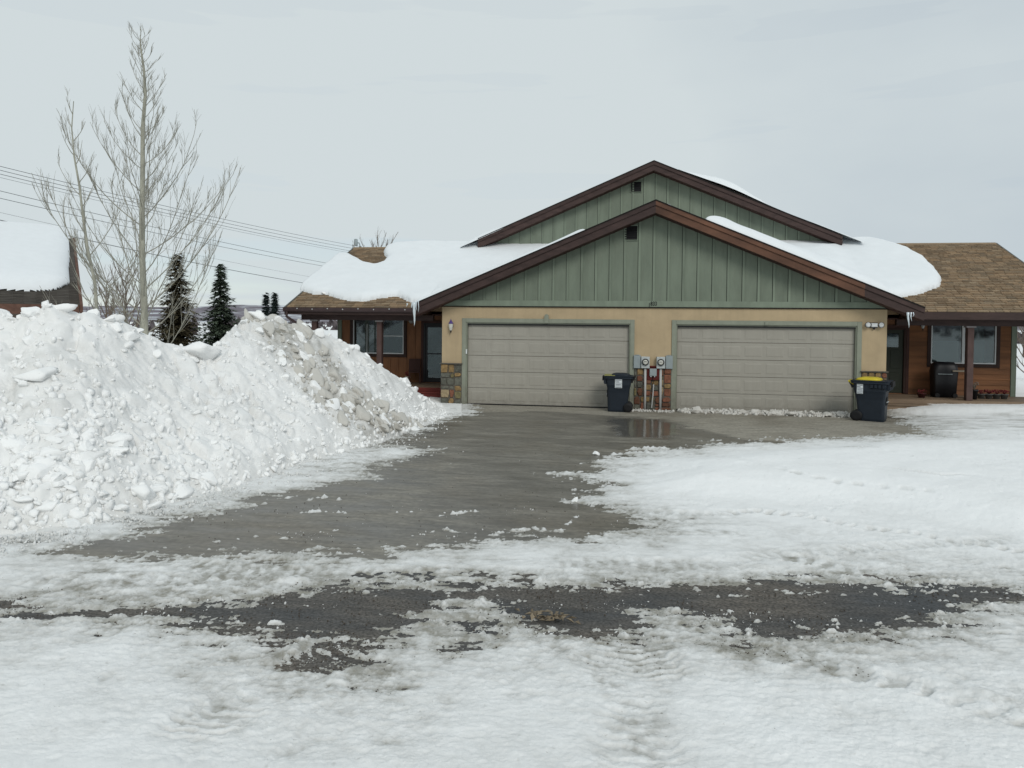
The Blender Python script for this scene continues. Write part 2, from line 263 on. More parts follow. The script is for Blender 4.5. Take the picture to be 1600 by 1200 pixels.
# ------------------------------------------------------------------ object helpers
def tag(o, label=None, cat=None, group=None, kind=None):
    if label: o['label'] = label
    if cat: o['category'] = cat
    if group: o['group'] = group
    if kind: o['kind'] = kind
    return o
def thing(name, label, cat, loc=(0, 0, 0), rz=0, group=None):
    o = bpy.data.objects.new(name, None); COL.objects.link(o); o.location = loc; o.rotation_euler = (0, 0, rz); o.empty_display_size = .2
    return tag(o, label, cat, group)
def link(name, me, parent=None, loc=(0, 0, 0), rot=(0, 0, 0), scale=(1, 1, 1)):
    o = bpy.data.objects.new(name, me); COL.objects.link(o)
    if parent: o.parent = parent
    o.location = loc; o.rotation_euler = rot; o.scale = scale; return o
class MB:
    def __init__(s): s.v = []; s.f = []
    def add(s, v, f):
        n = len(s.v); s.v += [tuple(p) for p in v]; s.f += [tuple(i+n for i in q) for q in f]; return s
    def box(s, x0, x1, y0, y1, z0, z1):
        if x0 > x1: x0, x1 = x1, x0
        if y0 > y1: y0, y1 = y1, y0
        return s.add([(x0, y0, z0), (x1, y0, z0), (x1, y1, z0), (x0, y1, z0), (x0, y0, z1), (x1, y0, z1), (x1, y1, z1), (x0, y1, z1)],
                     [(0, 3, 2, 1), (4, 5, 6, 7), (0, 1, 5, 4), (1, 2, 6, 5), (2, 3, 7, 6), (3, 0, 4, 7)])
    def cbox(s, x0, x1, y0, y1, z0, z1, b=.01):
        """box whose -Y face is chamfered"""
        if x0 > x1: x0, x1 = x1, x0
        if y0 > y1: y0, y1 = y1, y0
        v = [(x0+b, y0, z0+b), (x1-b, y0, z0+b), (x1-b, y0, z1-b), (x0+b, y0, z1-b), (x0, y0+b, z0), (x1, y0+b, z0), (x1, y0+b, z1), (x0, y0+b, z1),
             (x0, y1, z0), (x1, y1, z0), (x1, y1, z1), (x0, y1, z1)]
        f = [(0, 1, 2, 3), (4, 5, 1, 0), (5, 6, 2, 1), (6, 7, 3, 2), (7, 4, 0, 3), (8, 9, 5, 4), (9, 10, 6, 5), (10, 11, 7, 6), (11, 8, 4, 7), (9, 8, 11, 10)]
        return s.add(v, f)
    def prism(s, poly, a, b, axis='y'):
        n = len(poly)
        def P(u, w, t): return (u, t, w) if axis == 'y' else ((t, u, w) if axis == 'x' else (u, w, t))
        v = [P(u, w, a) for u, w in poly]+[P(u, w, b) for u, w in poly]
        f = [tuple(range(n)), tuple(range(2*n-1, n-1, -1))]+[(i, i+n, (i+1) % n+n, (i+1) % n) for i in range(n)]
        return s.add(v, f)
    def tube(s, pts, rad, n=8, cap=True):
        pts = [Vector(p) for p in pts]; m = len(pts)
        if not hasattr(rad, '__len__'): rad = [rad]*m
        base = len(s.v); up = None
        for i, p in enumerate(pts):
            d = (pts[min(i+1, m-1)]-pts[max(i-1, 0)]).normalized()
            if up is None: up = d.orthogonal().normalized()
            up = (up-d*up.dot(d)); up = up.normalized() if up.length > 1e-6 else d.orthogonal().normalized()
            w = d.cross(up)
            for k in range(n):
                a = 2*PI*k/n; q = p+(up*math.cos(a)+w*math.sin(a))*rad[i]; s.v.append((q.x, q.y, q.z))
        for i in range(m-1):
            for k in range(n):
                a = base+i*n+k; b = base+i*n+(k+1) % n; s.f.append((a, b, b+n, a+n))
        if cap and n > 2: s.f.append(tuple(base+k for k in range(n-1, -1, -1))); s.f.append(tuple(base+(m-1)*n+k for k in range(n)))
        return s
    def lathe(s, prof, c=(0, 0, 0), n=16, ax='z', cap=True):
        base = len(s.v)
        for r, z in prof:
            for k in range(n):
                a = 2*PI*k/n; x, y = r*math.cos(a), r*math.sin(a)
                s.v.append((c[0]+x, c[1]+y, c[2]+z) if ax == 'z' else ((c[0]+x, c[1]+z, c[2]+y) if ax == 'y' else (c[0]+z, c[1]+x, c[2]+y)))
        for i in range(len(prof)-1):
            for k in range(n): a = base+i*n+k; b = base+i*n+(k+1) % n; s.f.append((a, b, b+n, a+n))
        if cap: s.f.append(tuple(base+k for k in range(n-1, -1, -1))); s.f.append(tuple(base+(len(prof)-1)*n+k for k in range(n)))
        return s
    def mesh(s, name, m, smooth=False):
        me = bpy.data.meshes.new(name); me.from_pydata(s.v, [], s.f); me.materials.append(m)
        if smooth: me.polygons.foreach_set('use_smooth', [True]*len(me.polygons))
        bm = bmesh.new(); bm.from_mesh(me); bmesh.ops.recalc_face_normals(bm, faces=bm.faces); bm.to_mesh(me); bm.free()
        me.update(); return me
    def obj(s, name, m, parent=None, smooth=False, **k): return link(name, s.mesh(name, m, smooth), parent, **k)
def npmesh(name, V, F, m, smooth=True, attrs=None):
    me = bpy.data.meshes.new(name); V = np.asarray(V, np.float32); F = np.asarray(F, np.int32); k = F.shape[1]
    me.vertices.add(len(V)); me.vertices.foreach_set('co', V.ravel()); me.loops.add(F.size); me.loops.foreach_set('vertex_index', F.ravel())
    me.polygons.add(len(F)); me.polygons.foreach_set('loop_start', np.arange(0, F.size, k, dtype=np.int32)); me.update(calc_edges=True)
    me.polygons.foreach_set('use_smooth', np.full(len(F), smooth)); me.materials.append(m)
    for n, a in (attrs or {}).items():
        at = me.attributes.new(n, 'FLOAT', 'POINT'); at.data.foreach_set('value', np.asarray(a, np.float32).ravel())
    me.validate(); return me
def gridfaces(nr, nc, keep=None):
    i, j = np.meshgrid(np.arange(nr-1), np.arange(nc-1), indexing='ij'); a = i*nc+j
    F = np.stack([a, a+1, a+nc+1, a+nc], -1)
    return F[keep] if keep is not None else F.reshape(-1, 4)

# ================================================================== SETTING: ground, road, driveway, snow
def box_plane(name, x0, x1, y0, y1, z, m, n=1):
    xs = np.linspace(x0, x1, n+1); ys = np.linspace(y0, y1, n+1); X, Y = np.meshgrid(xs, ys)
    V = np.stack([X, Y, np.full_like(X, z)], -1).reshape(-1, 3); return V, gridfaces(n+1, n+1)
V, F = box_plane('ground', -3000, 3000, -3000, 3000, -.09, M_SNOW, 60)
tag(link('ground', npmesh('ground', V, F, M_SNOW)), kind='structure')
# hills all round
na, nr_ = 720, 16; A = np.linspace(0, 2*PI, na); Rr = np.linspace(500, 1500, nr_)
AA, RR = np.meshgrid(A, Rr); hx = RR*np.cos(AA); hy = RR*np.sin(AA)
H = (fbm(hx, hy, 1/420., 5, 3)*.5+.55)*30*sst((RR-500)/700)*(1+.5*np.cos(AA*2+1.0)*0)-.3
H = np.where(RR > 1400, H*.6, H); V = np.stack([hx, hy, np.maximum(H, -.3)], -1).reshape(-1, 3)
M_HILL = mat('scrub_hillside', (.16, .14, .165), .95, .3, .020, col2=(.62, .66, .70), thr=(.50, .62), stretch=(1, 1, 4), detail=9)
tag(link('hills', npmesh('hills', V, gridfaces(nr_, na), M_HILL)), kind='structure')
# road runs across in front of the camera; driveway leads from it to the garages
def wet_sheet(name, quad, nu, nv, z, m, wetf):
    u, v = np.meshgrid(np.linspace(0, 1, nu), np.linspace(0, 1, nv)); q = np.array(quad)
    P = (q[0]*(1-u)[..., None]+q[1]*u[..., None])*(1-v)[..., None]+(q[3]*(1-u)[..., None]+q[2]*u[..., None])*v[..., None]
    X, Y = P[..., 0], P[..., 1]; Z = z+fbm(X, Y, .5, 3, 9)*.006
    return tag(link(name, npmesh(name, np.stack([X, Y, Z], -1).reshape(-1, 3), gridfaces(nv, nu), m, attrs={'wet': wetf(X, Y)})), kind='structure')
def road_wet(X, Y): return np.clip(.62+fbm(X, Y, .9, 4, 21)*.9, 0, 1)
wet_sheet('road', [plan(-60, -4), plan(60, -4), plan(60, 7.75), plan(-60, 7.75)], 240, 60, -.004, M_ASPH, road_wet)
dry = [gp(*p) for p in ((1012, 652), (1060, 645), (1400, 655), (1460, 680), (1250, 690), (1170, 686), (1105, 672))]
dryl = [gp(*p) for p in ((725, 625), (1000, 640), (1045, 650), (940, 648), (850, 642), (735, 643))]
pud = [gp(*p) for p in ((935, 652), (1060, 652), (1100, 668), (1060, 690), (960, 685), (930, 670))]
def drive_wet(X, Y):
    wx = X+fbm(X, Y, 1.2, 3, 31)*.35; wy = Y+fbm(X, Y, 1.5, 3, 32)*.18
    w = .78+.35*fbm(X*.5, Y*1.4, .8, 4, 33)
    d = np.minimum(sdpoly(wx, wy, dry), sdpoly(X, Y, dryl)); d = d+.25*fbm(X*.4, Y*1.6, 2.2, 4, 34); k = sst(d/.35+.2); w = w*k-.25*(1-k)
    return w+1.4*sst((-sdpoly(wx, wy, pud)+.3*fbm(X*.6, Y*1.8, 2.5, 4, 35))/.8)
q0, q1 = np.array(plan(-16, 7.75)), np.array(plan(14, 7.75))
wet_sheet('driveway', [tuple(q0), tuple(q1), (9.0, -.02), (-9.0, -.02)], 260, 220, 0., M_CONC, drive_wet)

D1 = [(753, 642), (687, 660), (655, 677), (600, 689), (575, 697), (640, 697), (690, 702), (633, 717), (565, 737), (587, 747), (503, 757), (460, 770), (403, 777), (360, 795), (290, 805),
      (240, 825), (170, 848), (95, 857), (160, 868), (250, 868), (330, 873), (430, 870), (600, 863), (690, 856), (760, 845), (830, 839), (900, 834), (980, 829), (1020, 826), (1000, 812), (985, 803),
      (950, 795), (905, 785), (925, 772), (945, 760), (890, 742), (945, 735), (935, 718), (975, 707), (1050, 703), (1080, 700), (1130, 693), (1240, 688), (1350, 682), (1440, 677), (1420, 668),
      (1398, 655), (1385, 636), (1200, 625), (900, 615), (735, 622)]
R1 = [(-900, 1010), (-400, 975), (0, 948), (120, 948), (250, 940), (400, 925), (500, 918), (650, 914), (800, 908), (950, 907), (1200, 908), (1400, 908), (1500, 911), (1545, 917), (1600, 925), (2300, 950),
      (2300, 975), (1600, 950), (1540, 955), (1510, 975), (1480, 985), (1400, 990), (1330, 1000), (1250, 1008), (1170, 1000), (1130, 985), (1070, 968), (1020, 962), (1010, 985), (970, 1002), (900, 998),
      (860, 985), (830, 970), (800, 958), (740, 948), (695, 946), (668, 960), (645, 992), (570, 1003), (500, 1018), (450, 1010), (410, 992), (330, 976), (250, 966), (120, 964), (0, 966), (-400, 995), (-900, 1040)]
R2 = [(690, 965), (740, 960), (775, 985), (720, 1002), (690, 985)]
R3 = [(470, 1015), (520, 1012), (480, 1035), (445, 1030)]; R4 = [(395, 1008), (440, 997), (420, 1018)]
R5 = [(545, 1020), (580, 1012), (570, 1040), (545, 1036)]
BARE = [[gp(*p) for p in P] for P in (D1, R1, R2, R3, R4, R5)]
MOUND = [gp(*p) for p in ((960, 770), (1000, 722), (1100, 712), (1240, 700), (1400, 688), (1700, 690), (2300, 690), (2300, 880), (1600, 850), (1350, 800), (1100, 790))]
PORCHN = [(6.0, .9), (7.4, .1), (14, .1), (18, .3), (18, 3.4), (6.0, 3.4)]
TRACKS = [  # pixels surveyed along the track, half width m, depth m, tread pitch m
    ([(1000, 800), (1120, 806), (1180, 803), (1260, 812), (1330, 825), (1420, 838), (1500, 850), (1600, 866), (1800, 895)], .10, .035, .17),
    ([(1190, 868), (1270, 880), (1340, 897), (1420, 905)], .17, .044, .21),
    ([(1140, 985), (1150, 1012), (1240, 1030), (1330, 1055), (1420, 1078), (1510, 1100), (1600, 1128), (1800, 1180)], .15, .035, .20),
    ([(90, 857), (200, 872), (330, 890), (450, 896), (560, 892), (700, 905)], .16, .03, .13),
    ([(975, 995), (985, 1040), (988, 1075)], .32, .047, .10),
    ([(988, 1080), (995, 1130), (1005, 1200), (1010, 1300)], .25, .018, .11),
    ([(575, 1005), (500, 1035), (425, 1068)], .26, .06, .115),
    ([(440, 1062), (400, 1085), (330, 1130), (280, 1180)], .24, .028, .11),
    ([(1080, 705), (1150, 735), (1230, 758), (1300, 770), (1480, 790)], .10, .02, .3),
    ([(1385, 750), (1420, 757), (1470, 764), (1530, 765)], .07, .05, 9.),
    ([(800, 885), (950, 880), (1100, 885), (1200, 870), (1330, 862), (1600, 845)], .14, .02, .15),
    ([(0, 905), (150, 915), (300, 905), (500, 893)], .2, .02, .16)]
DIRTB = [(230, 925, .9, .35, .30), (150, 900, .5, .3, .28), (560, 975, .8, .25, .35), (330, 960, .7, .2, .3), (550, 1075, .5, .2, .22), (990, 1120, .22, .5, .20), (1005, 1190, .2, .3, .16), (300, 965, .9, .18, .30), (470, 945, .6, .2, .3), (700, 950, 1.0, .35, .25), (500, 1060, .6, .3, .16), (985, 1050, .4, .3, .3), (1290, 865, .6, .25, .14),
         (1200, 1010, .9, .3, .30), (1580, 1110, .3, .2, .3), (820, 985, .9, .3, .25), (450, 900, 1.6, .4, .22), (1100, 835, 1.2, .4, .22), (620, 735, 1.6, 1.0, .20), (500, 720, 2.2, .8, .22), (1340, 715, .3, .2, .5)]
STREAKS = [([(700, 720), (760, 716), (840, 719)], .07, .004), ([(760, 742), (840, 738), (880, 742)], .06, .004), ([(700, 700), (760, 698)], .07, .012), ([(420, 815), (500, 812), (570, 818)], .06, .02), ([(760, 655), (800, 656), (830, 655)], .05, .02), ([(700, 648), (760, 648), (810, 650)], .08, .03), ([(468, 801), (510, 799), (562, 803)], .07, .05), ([(600, 802), (645, 799)], .05, .03), ([(690, 806), (735, 799), (760, 803)], .06, .04), ([(335, 846), (400, 838), (470, 842)], .08, .02), ([(480, 836), (545, 826), (600, 830)], .05, .03),
           ([(640, 838), (690, 828), (740, 834)], .05, .03), ([(870, 812), (905, 806), (880, 822)], .05, .035), ([(400, 790), (420, 786)], .04, .04), ([(480, 783), (510, 776), (535, 781)], .07, .04), ([(990, 702), (1035, 701)], .08, .05), ([(960, 710), (1010, 708)], .08, .03),
           ([(650, 775), (720, 768), (800, 772)], .05, .012), ([(770, 833), (830, 826), (880, 829)], .08, .03), ([(860, 672), (940, 668)], .06, .02), ([(745, 662), (800, 663)], .05, .02), ([(850, 680), (870, 681)], .05, .02), ([(1080, 690), (1180, 684), (1280, 680)], .10, .03), ([(560, 900), (700, 892), (760, 898)], .1, -.03)]
def ground_snow(X, Y):
    u = (X-CX)*Rh[0]+(Y-CY)*Rh[1]; v = (X-CX)*Fh[0]+(Y-CY)*Fh[1]          # along and across the road
    near = sst((9.5-v)/2.5)
    wx = X+.14*fbm(X, Y, 2.2, 4, 1)+.42*fbm(u*.35, v*1.5, 1.6, 4, 2)+.10*fbm(u, v, 6, 3, 80); wy = Y+.12*fbm(X, Y, 2.6, 4, 3)+.26*fbm(u*.35, v*1.5, 1.5, 4, 4)+.07*fbm(u, v, 7, 3, 81)
    s = np.full(X.shape, 1e9)
    for P in BARE: s = np.minimum(s, sdpoly(wx, wy, P))
    m = sst(-sdpoly(X, Y, MOUND)/1.6)
    hm = .045+.02*fbm(X, Y, .4, 3, 5)+.18*m+.10*sst((np.abs(X)-9)/6)*sst((Y+14)/6)
    hm = hm+.20*sst(-sdpoly(X, Y, PORCHN)/1.2)
    wdt = .85-.60*m
    h = np.where(s > 0, hm*(1-np.exp(-np.maximum(s, 0)/wdt))+.001, np.maximum(s*(.055+.10*m), -.035))
    edge = np.exp(-np.abs(s)/.65)
    strk = fbm(u*.30, v*1.9, 3.2, 4, 6, .6)                                # dragged along by the wheels
    clod = ridged(u+.3*perlin(u*2, v*2, 9), v*1.5, 7.5, 3, 7)*fbm(u, v, 3.5, 3, 82)
    pat = sst(.5+1.6*fbm(u, v, .55, 3, 89))                                  # trodden against smooth patches
    h = h+strk*(.002+.034*edge*(1-.6*m))+clod*(.002+.005*pat+.030*edge*(1-.5*m))+fbm(X, Y, 15, 5, 8, .7)*(.0035+.007*pat*(1-.5*m)+.020*edge)+.024*fbm(u, v, 1.5, 4, 10, .6)*(s > 0)
    foot = np.clip(fbm(X, Y, 4.2, 3, 95)-.18, 0, 1)*pat; h = h-.035*foot*(s > .1)
    # clumps of slush thrown onto the bare strips
    cl = np.clip(fbm(u*.7, v*1.4, 8.5, 4, 12, .6)-.24+.20*fbm(u*.5, v, .9, 3, 83)-.16*sst(-s/.8), 0, 1)
    h = h+np.where(s < .05, .034*np.tanh(cl*5), 0)
    def near_line(pts, r):
        P = np.array(pts); return (X > P[:, 0].min()-r) & (X < P[:, 0].max()+r) & (Y > P[:, 1].min()-r) & (Y < P[:, 1].max()+r)
    for pts, w, k in STREAKS:
        G = [gp(*p) for p in pts]; M = near_line(G, .4); x, y = X[M], Y[M]
        d, sl, L = polyline(x+.04*fbm(x, y, 5, 3, 84), y+.04*fbm(x, y, 5, 3, 85), G)
        h[M] += (k+.025*np.sign(k))*np.exp(-(d/w)**2)*np.clip(.35+1.5*fbm(u[M], v[M], 9, 3, 86), 0, 1.4)
    h = np.minimum(h, .36)
    dirt = .85*np.exp(-np.maximum(h, 0)/.018)+.50*edge*np.clip(.25+1.6*strk+.5*fbm(X, Y, 5, 3, 79), 0, 1)*(1-.7*m)+.10*np.clip(fbm(X, Y, .7, 4, 20), 0, 1)
    dirt = dirt+.5*np.clip(-clod-.12, 0, 1)*edge+1.3*np.clip(fbm(X, Y, 9, 4, 96, .7)-.36, 0, 1)*(.2+pat)
    for pts, w, dp, lam in TRACKS:
        G = [gp(*p) for p in pts]; M = near_line(G, .7); x, y = X[M], Y[M]; hm_ = h[M]; sm_ = s[M]
        d, sl, L = polyline(x+.05*fbm(x, y, 1.6, 2, 14), y+.05*fbm(x, y, 1.5, 2, 15), G)
        win = np.exp(-(d/w)**4)*sst(sl/.3)*sst((L-sl)/.3)*np.clip(.7+1.5*fbm(x, y, 1.1, 3, 16), 0, 1)
        gro = sst(.45+1.0*np.sin(2*PI*(sl+d*d*1.2+.09*fbm(x, y, 4, 3, 17))/lam)+.5*fbm(x, y, 5, 2, 77)+.7*fbm(x, y, 12, 3, 87))
        hn = hm_-1.25*dp*win*(.15+.85*gro); hn = np.where(hm_ > 0, np.where(sm_ > (.12 if dp < .048 else 9.), np.maximum(hn, np.minimum(hm_, .006)), hn), hm_)
        h[M] = hn+dp*.5*np.exp(-((d-w*1.25)/(w*.3))**2)*sst(.5+fbm(x, y, 4, 2, 18))*sst(sl/.3)*sst((L-sl)/.3)
        dirt[M] += .52*win*gro*min(1, dp/.035)
    for px, py, a, b, k in DIRTB:
        c = gp(px, py); rx = (X-c[0])*Rh[0]+(Y-c[1])*Rh[1]; ry = (X-c[0])*Fh[0]+(Y-c[1])*Fh[1]
        dirt = dirt+k*1.8*np.exp(-(rx/a)**2-(ry/b)**2)*np.clip(.30+1.5*fbm(u*.5, v*1.3, 3.2, 4, 22)+1.3*fbm(u, v, 10, 4, 78, .65), 0, 1.5)
    # walked and refrozen ice in front of the right porch and the left stone pier
    for P, k in ((ICE1, .55), (ICE2, .5)):
        dirt = dirt+k*sst(-sdpoly(wx, wy, P)/.6)*np.clip(.3+2.2*fbm(u*.35, v*1.8, 2.2, 4, 88), 0, 1)
    return h, np.clip(dirt, 0, .95)
ICE1 = [gp(*p) for p in ((1400, 645), (1480, 652), (1800, 640), (1800, 676), (1440, 680))]; ICE2 = [gp(*p) for p in ((690, 630), (740, 642), (690, 662), (600, 692), (520, 715), (500, 735), (640, 700), (620, 680), (660, 650))]
pcol = np.concatenate([np.linspace(-3200, -320, 40), np.linspace(-300, 1900, 1080), np.linspace(1925, 5200, 50)]); prow = np.concatenate([np.linspace(1420, 1215, 30, endpoint=False), np.linspace(1215, 575, 600), np.linspace(573, 535, 20)])
PX, PYr = np.meshgrid(pcol, prow); Dd = CZ*FPX/(PYr-502.5); Rl = (PX-800)/FPX*Dd
GX = CX+Rh[0]*Rl+Fh[0]*Dd; GY = CY+Rh[1]*Rl+Fh[1]*Dd
gh, gd = ground_snow(GX, GY)
inside = (np.abs(GX) < 6.2) & (GY > .1); gh = np.where(inside, -.05, gh)
keep = ~((gh[:-1, :-1] < -.02) & (gh[1:, 1:] < -.02) & (gh[:-1, 1:] < -.02) & (gh[1:, :-1] < -.02))
me = npmesh('snow_cover', np.stack([GX, GY, gh], -1).reshape(-1, 3), gridfaces(len(prow), len(pcol), keep), M_SNOW, attrs={'dirt': gd})
tag(link('snow_cover', me), kind='structure')

# ------------------------------------------------------------------ the ploughed snow pile beside the driveway
CR = np.array([(-420, 470, 11.0), (-200, 480, 11.5), (0, 492, 12), (22, 505, 12), (40, 490, 12), (75, 486, 12), (105, 489, 12.2), (150, 494, 12.5), (182, 508, 12.8), (215, 520, 13.2), (250, 537, 13.5), (300, 548, 14), (335, 547, 14.4), (350, 532, 14.8),
               (365, 512, 15.3), (385, 502, 15.8), (405, 496, 16.2), (430, 502, 16.5), (455, 512, 16.8), (480, 520, 17), (515, 529, 17.5), (545, 545, 17.8), (575, 562, 18.2), (600, 578, 18.7), (630, 600, 19.5), (650, 614, 20.2), (668, 628, 21), (692, 640, 21.6), (715, 648, 22)])
BS = np.array([(-420, 930), (-300, 900), (0, 848), (130, 832), (250, 800), (380, 763), (450, 738), (520, 715), (600, 692), (650, 672), (690, 655), (715, 650)])
def pile_prof(px):
    y = np.interp(px, CR[:, 0], CR[:, 1]); c = np.interp(px, CR[:, 0], CR[:, 2]); b = CZ*FPX/(np.interp(px, BS[:, 0], BS[:, 1])-501)
    hz = 502.5+(px-800)*.0095; zc = CZ-(y-hz)*c/FPX; return b, np.maximum(c, b+.4), np.maximum(zc, .05)
def pile_base(px, D):
    b, c, zc = pile_prof(px); t = (D-b)/(c-b)
    up = zc*(np.clip(t, 0, 1)**.92)*(1-.10*np.sin(PI*np.clip(t, 0, 1)))
    back = zc*(1-sst((t-1.0)/(4.2/(c-b)))) ; h = np.where(t < 1, up, back)
    return np.where(t < 0, t*.25, h), t, zc
def world_of(px, D): r = (px-800)/FPX*D; return CX+Rh[0]*r+Fh[0]*D, CY+Rh[1]*r+Fh[1]*D
ncp, nrp = 620, 430; pc = np.linspace(-420, 722, ncp); tt = np.concatenate([np.linspace(-.08, 1.06, 360, endpoint=False), np.linspace(1.06, 2.1, 70)])
PC, TT = np.meshgrid(pc, tt); b, c, zc = pile_prof(PC); DD = b+(c-b)*TT+np.maximum(TT-1, 0)*3.2
HB, tq, _ = pile_base(PC, DD); WX, WY = world_of(PC, DD)
env = sst(tq/.10)*np.clip(zc/1.2, .25, 1)
strip = np.exp(-(((PC-(440+(1-tq)*185))/52)**2))*sst(tq/.1)*(tq < 1.25)   # soiled layered band running down the face
crumble = sst(.45+2.4*fbm(WX, WY, .6, 3, 46)+.4*(PC < 230)*(tq < .6)+.5*strip)      # loose crumbly zones between smooth packed ones
HZ = HB+env*(.22*fbm(WX, WY, .75, 3, 41)+.13*fbm(WX, WY, 2.0, 3, 42)+.08*np.abs(fbm(WX, WY, 2.6, 3, 43))+(.12+.88*crumble)*(.055*np.abs(fbm(WX, WY, 5, 4, 45, .6))+.030*fbm(WX, WY, 10, 4, 44, .65)))
HZ = HZ-.0*strip
# clods pressed into the surface
dens = 0
ncl = 2300
cpx = rng.uniform(-400, 700, ncl); ct = rng.uniform(0, 1.12, ncl); big = rng.random(ncl)
for k in range(ncl):
    p, t0 = cpx[k], ct[k]; b0, c0, z0 = pile_prof(p); D0 = b0+(c0-b0)*t0
    loc = .35+.65*math.exp(-((p-60)/160)**2)*math.exp(-((t0-.25)/.35)**2)+.5*math.exp(-((p-(440+(1-t0)*185))/70)**2)+.5*math.exp(-(t0/.22)**2)+.4*(t0 > .85)
    if rng.random() > loc: continue
    r0 = (.05+.16*big[k]**3)*(1+.4*(p < 150)); x0, y0 = world_of(p, D0)
    ci = int(np.interp(p, pc, np.arange(ncp))); ri = int(np.interp(t0, tt, np.arange(nrp)))
    dw = int(r0/(D0/FPX)/(pc[1]-pc[0]))+3; dh = int(r0/((c0-b0)*(tt[1]-tt[0])))+3
    sl = (slice(max(0, ri-dh), ri+dh), slice(max(0, ci-dw), ci+dw)); X = WX[sl]-x0; Y = WY[sl]-y0
    if X.size == 0: continue
    th = rng.uniform(0, PI); u = X*math.cos(th)+Y*math.sin(th); v = -X*math.sin(th)+Y*math.cos(th); asp = rng.uniform(.5, 1)
    q = np.maximum(np.abs(u)/r0, np.abs(v)/(r0*asp))*.6+.4*np.hypot(u/r0, v/(r0*asp)); g = (q < 1)
    zb = HB[min(ri, nrp-1), min(ci, ncp-1)]; tilt = rng.uniform(-.35, .35, 2)
    top = zb+r0*rng.uniform(.15, .45)+X*tilt[0]+Y*tilt[1]+ (HB[sl]-zb)*.75
    HZ[sl] = np.where(g, np.maximum(HZ[sl], HB[sl]+(top-HB[sl])*(1-q**5)), HZ[sl])
HZ = np.where(tq < .03, np.minimum(HZ, HB+.05), HZ)
dirtp = .10+.16*crumble*np.clip(.2+1.5*fbm(WX, WY, 3, 4, 53), 0, 1)+.10*np.clip(.5+fbm(WX, WY, .8, 3, 50), 0, 1)+1.1*strip*np.clip(.55+.9*fbm(WX, WY, 1.6, 4, 51), 0, 1)+.18*np.exp(-((tq)/.08)**2)+.25*np.exp(-((PC-20)/90)**2-((tq-.55)/.3)**2)*np.clip(.3+1.2*fbm(WX, WY, 1.3, 4, 52), 0, 1)
pile = thing('snow_pile', 'tall ploughed snow bank full of frozen chunks left of the driveway', 'snow pile', (WX[200, 250], WY[200, 250], 0))
pm = npmesh('packed_snow', np.stack([WX-pile.location.x, WY-pile.location.y, HZ], -1).reshape(-1, 3), gridfaces(nrp, ncp), M_SNOWP, attrs={'dirt': np.clip(dirtp, 0, 1)})
link('packed_snow', pm, pile)
# chunk shapes
def chunk_arrays(sub, seed, flat=1., cuts=9):
    bm = bmesh.new(); bmesh.ops.create_icosphere(bm, subdivisions=sub, radius=1); r = np.random.default_rng(seed)
    V = np.array([v.co[:] for v in bm.verts]); F = np.array([[v.index for v in f.verts] for f in bm.faces]); bm.free()
    for i in range(cuts):
        n = r.normal(size=3); n /= np.linalg.norm(n); d = r.uniform(.42, .72); e = V@n-d; V = V-np.where(e > 0, e*.97, 0)[:, None]*n
    V = V*(1+.05*np.sin(V[:, [1, 2, 0]]*7+seed)); V[:, 2] *= flat; return V, F
CH_S = [chunk_arrays(1, s, rng.uniform(.5, .9), 7) for s in range(8)]
CH_B = [chunk_arrays(3, 100+s, rng.uniform(.6, 1.0), 13) for s in range(12)]
def chunk_mesh(V, F, m, name): return npmesh(name, V, F, m, smooth=True, attrs={'dirt': np.zeros(len(V))})
ME_B = [chunk_mesh(V, F, M_SNOWP, 'snow_chunk') for V, F in CH_B]; ME_D = [chunk_mesh(V, F, M_SNOWD, 'soiled_chunk') for V, F in CH_B]
def height_at(p, t):
    ci = int(np.interp(p, pc, np.arange(ncp))); ri = int(np.interp(t, tt, np.arange(nrp))); return WX[ri, ci], WY[ri, ci], HZ[ri, ci]
def joined(name, inst, m, parent=None, dirt=0.):
    Vs = []; Fs = []; n = 0
    for (V, F), loc, (a, b, c), sc in inst:
        ca, sa, cb, sb, cc, sc_ = math.cos(a), math.sin(a), math.cos(b), math.sin(b), math.cos(c), math.sin(c)
        Rm = np.array(((cc*cb, cc*sb*sa-sc_*ca, cc*sb*ca+sc_*sa), (sc_*cb, sc_*sb*sa+cc*ca, sc_*sb*ca-cc*sa), (-sb, cb*sa, cb*ca)))
        Vs.append((V*sc)@Rm.T+loc); Fs.append(F+n); n += len(V)
    V = np.concatenate(Vs); F = np.concatenate(Fs)
    if parent: V = V-np.array(parent.location)
    o = link(name, npmesh(name, V, F, m, smooth=True, attrs={'dirt': np.full(len(V), dirt)}), parent); o['kind'] = 'stuff'; return o
placed = 0; tries = 0
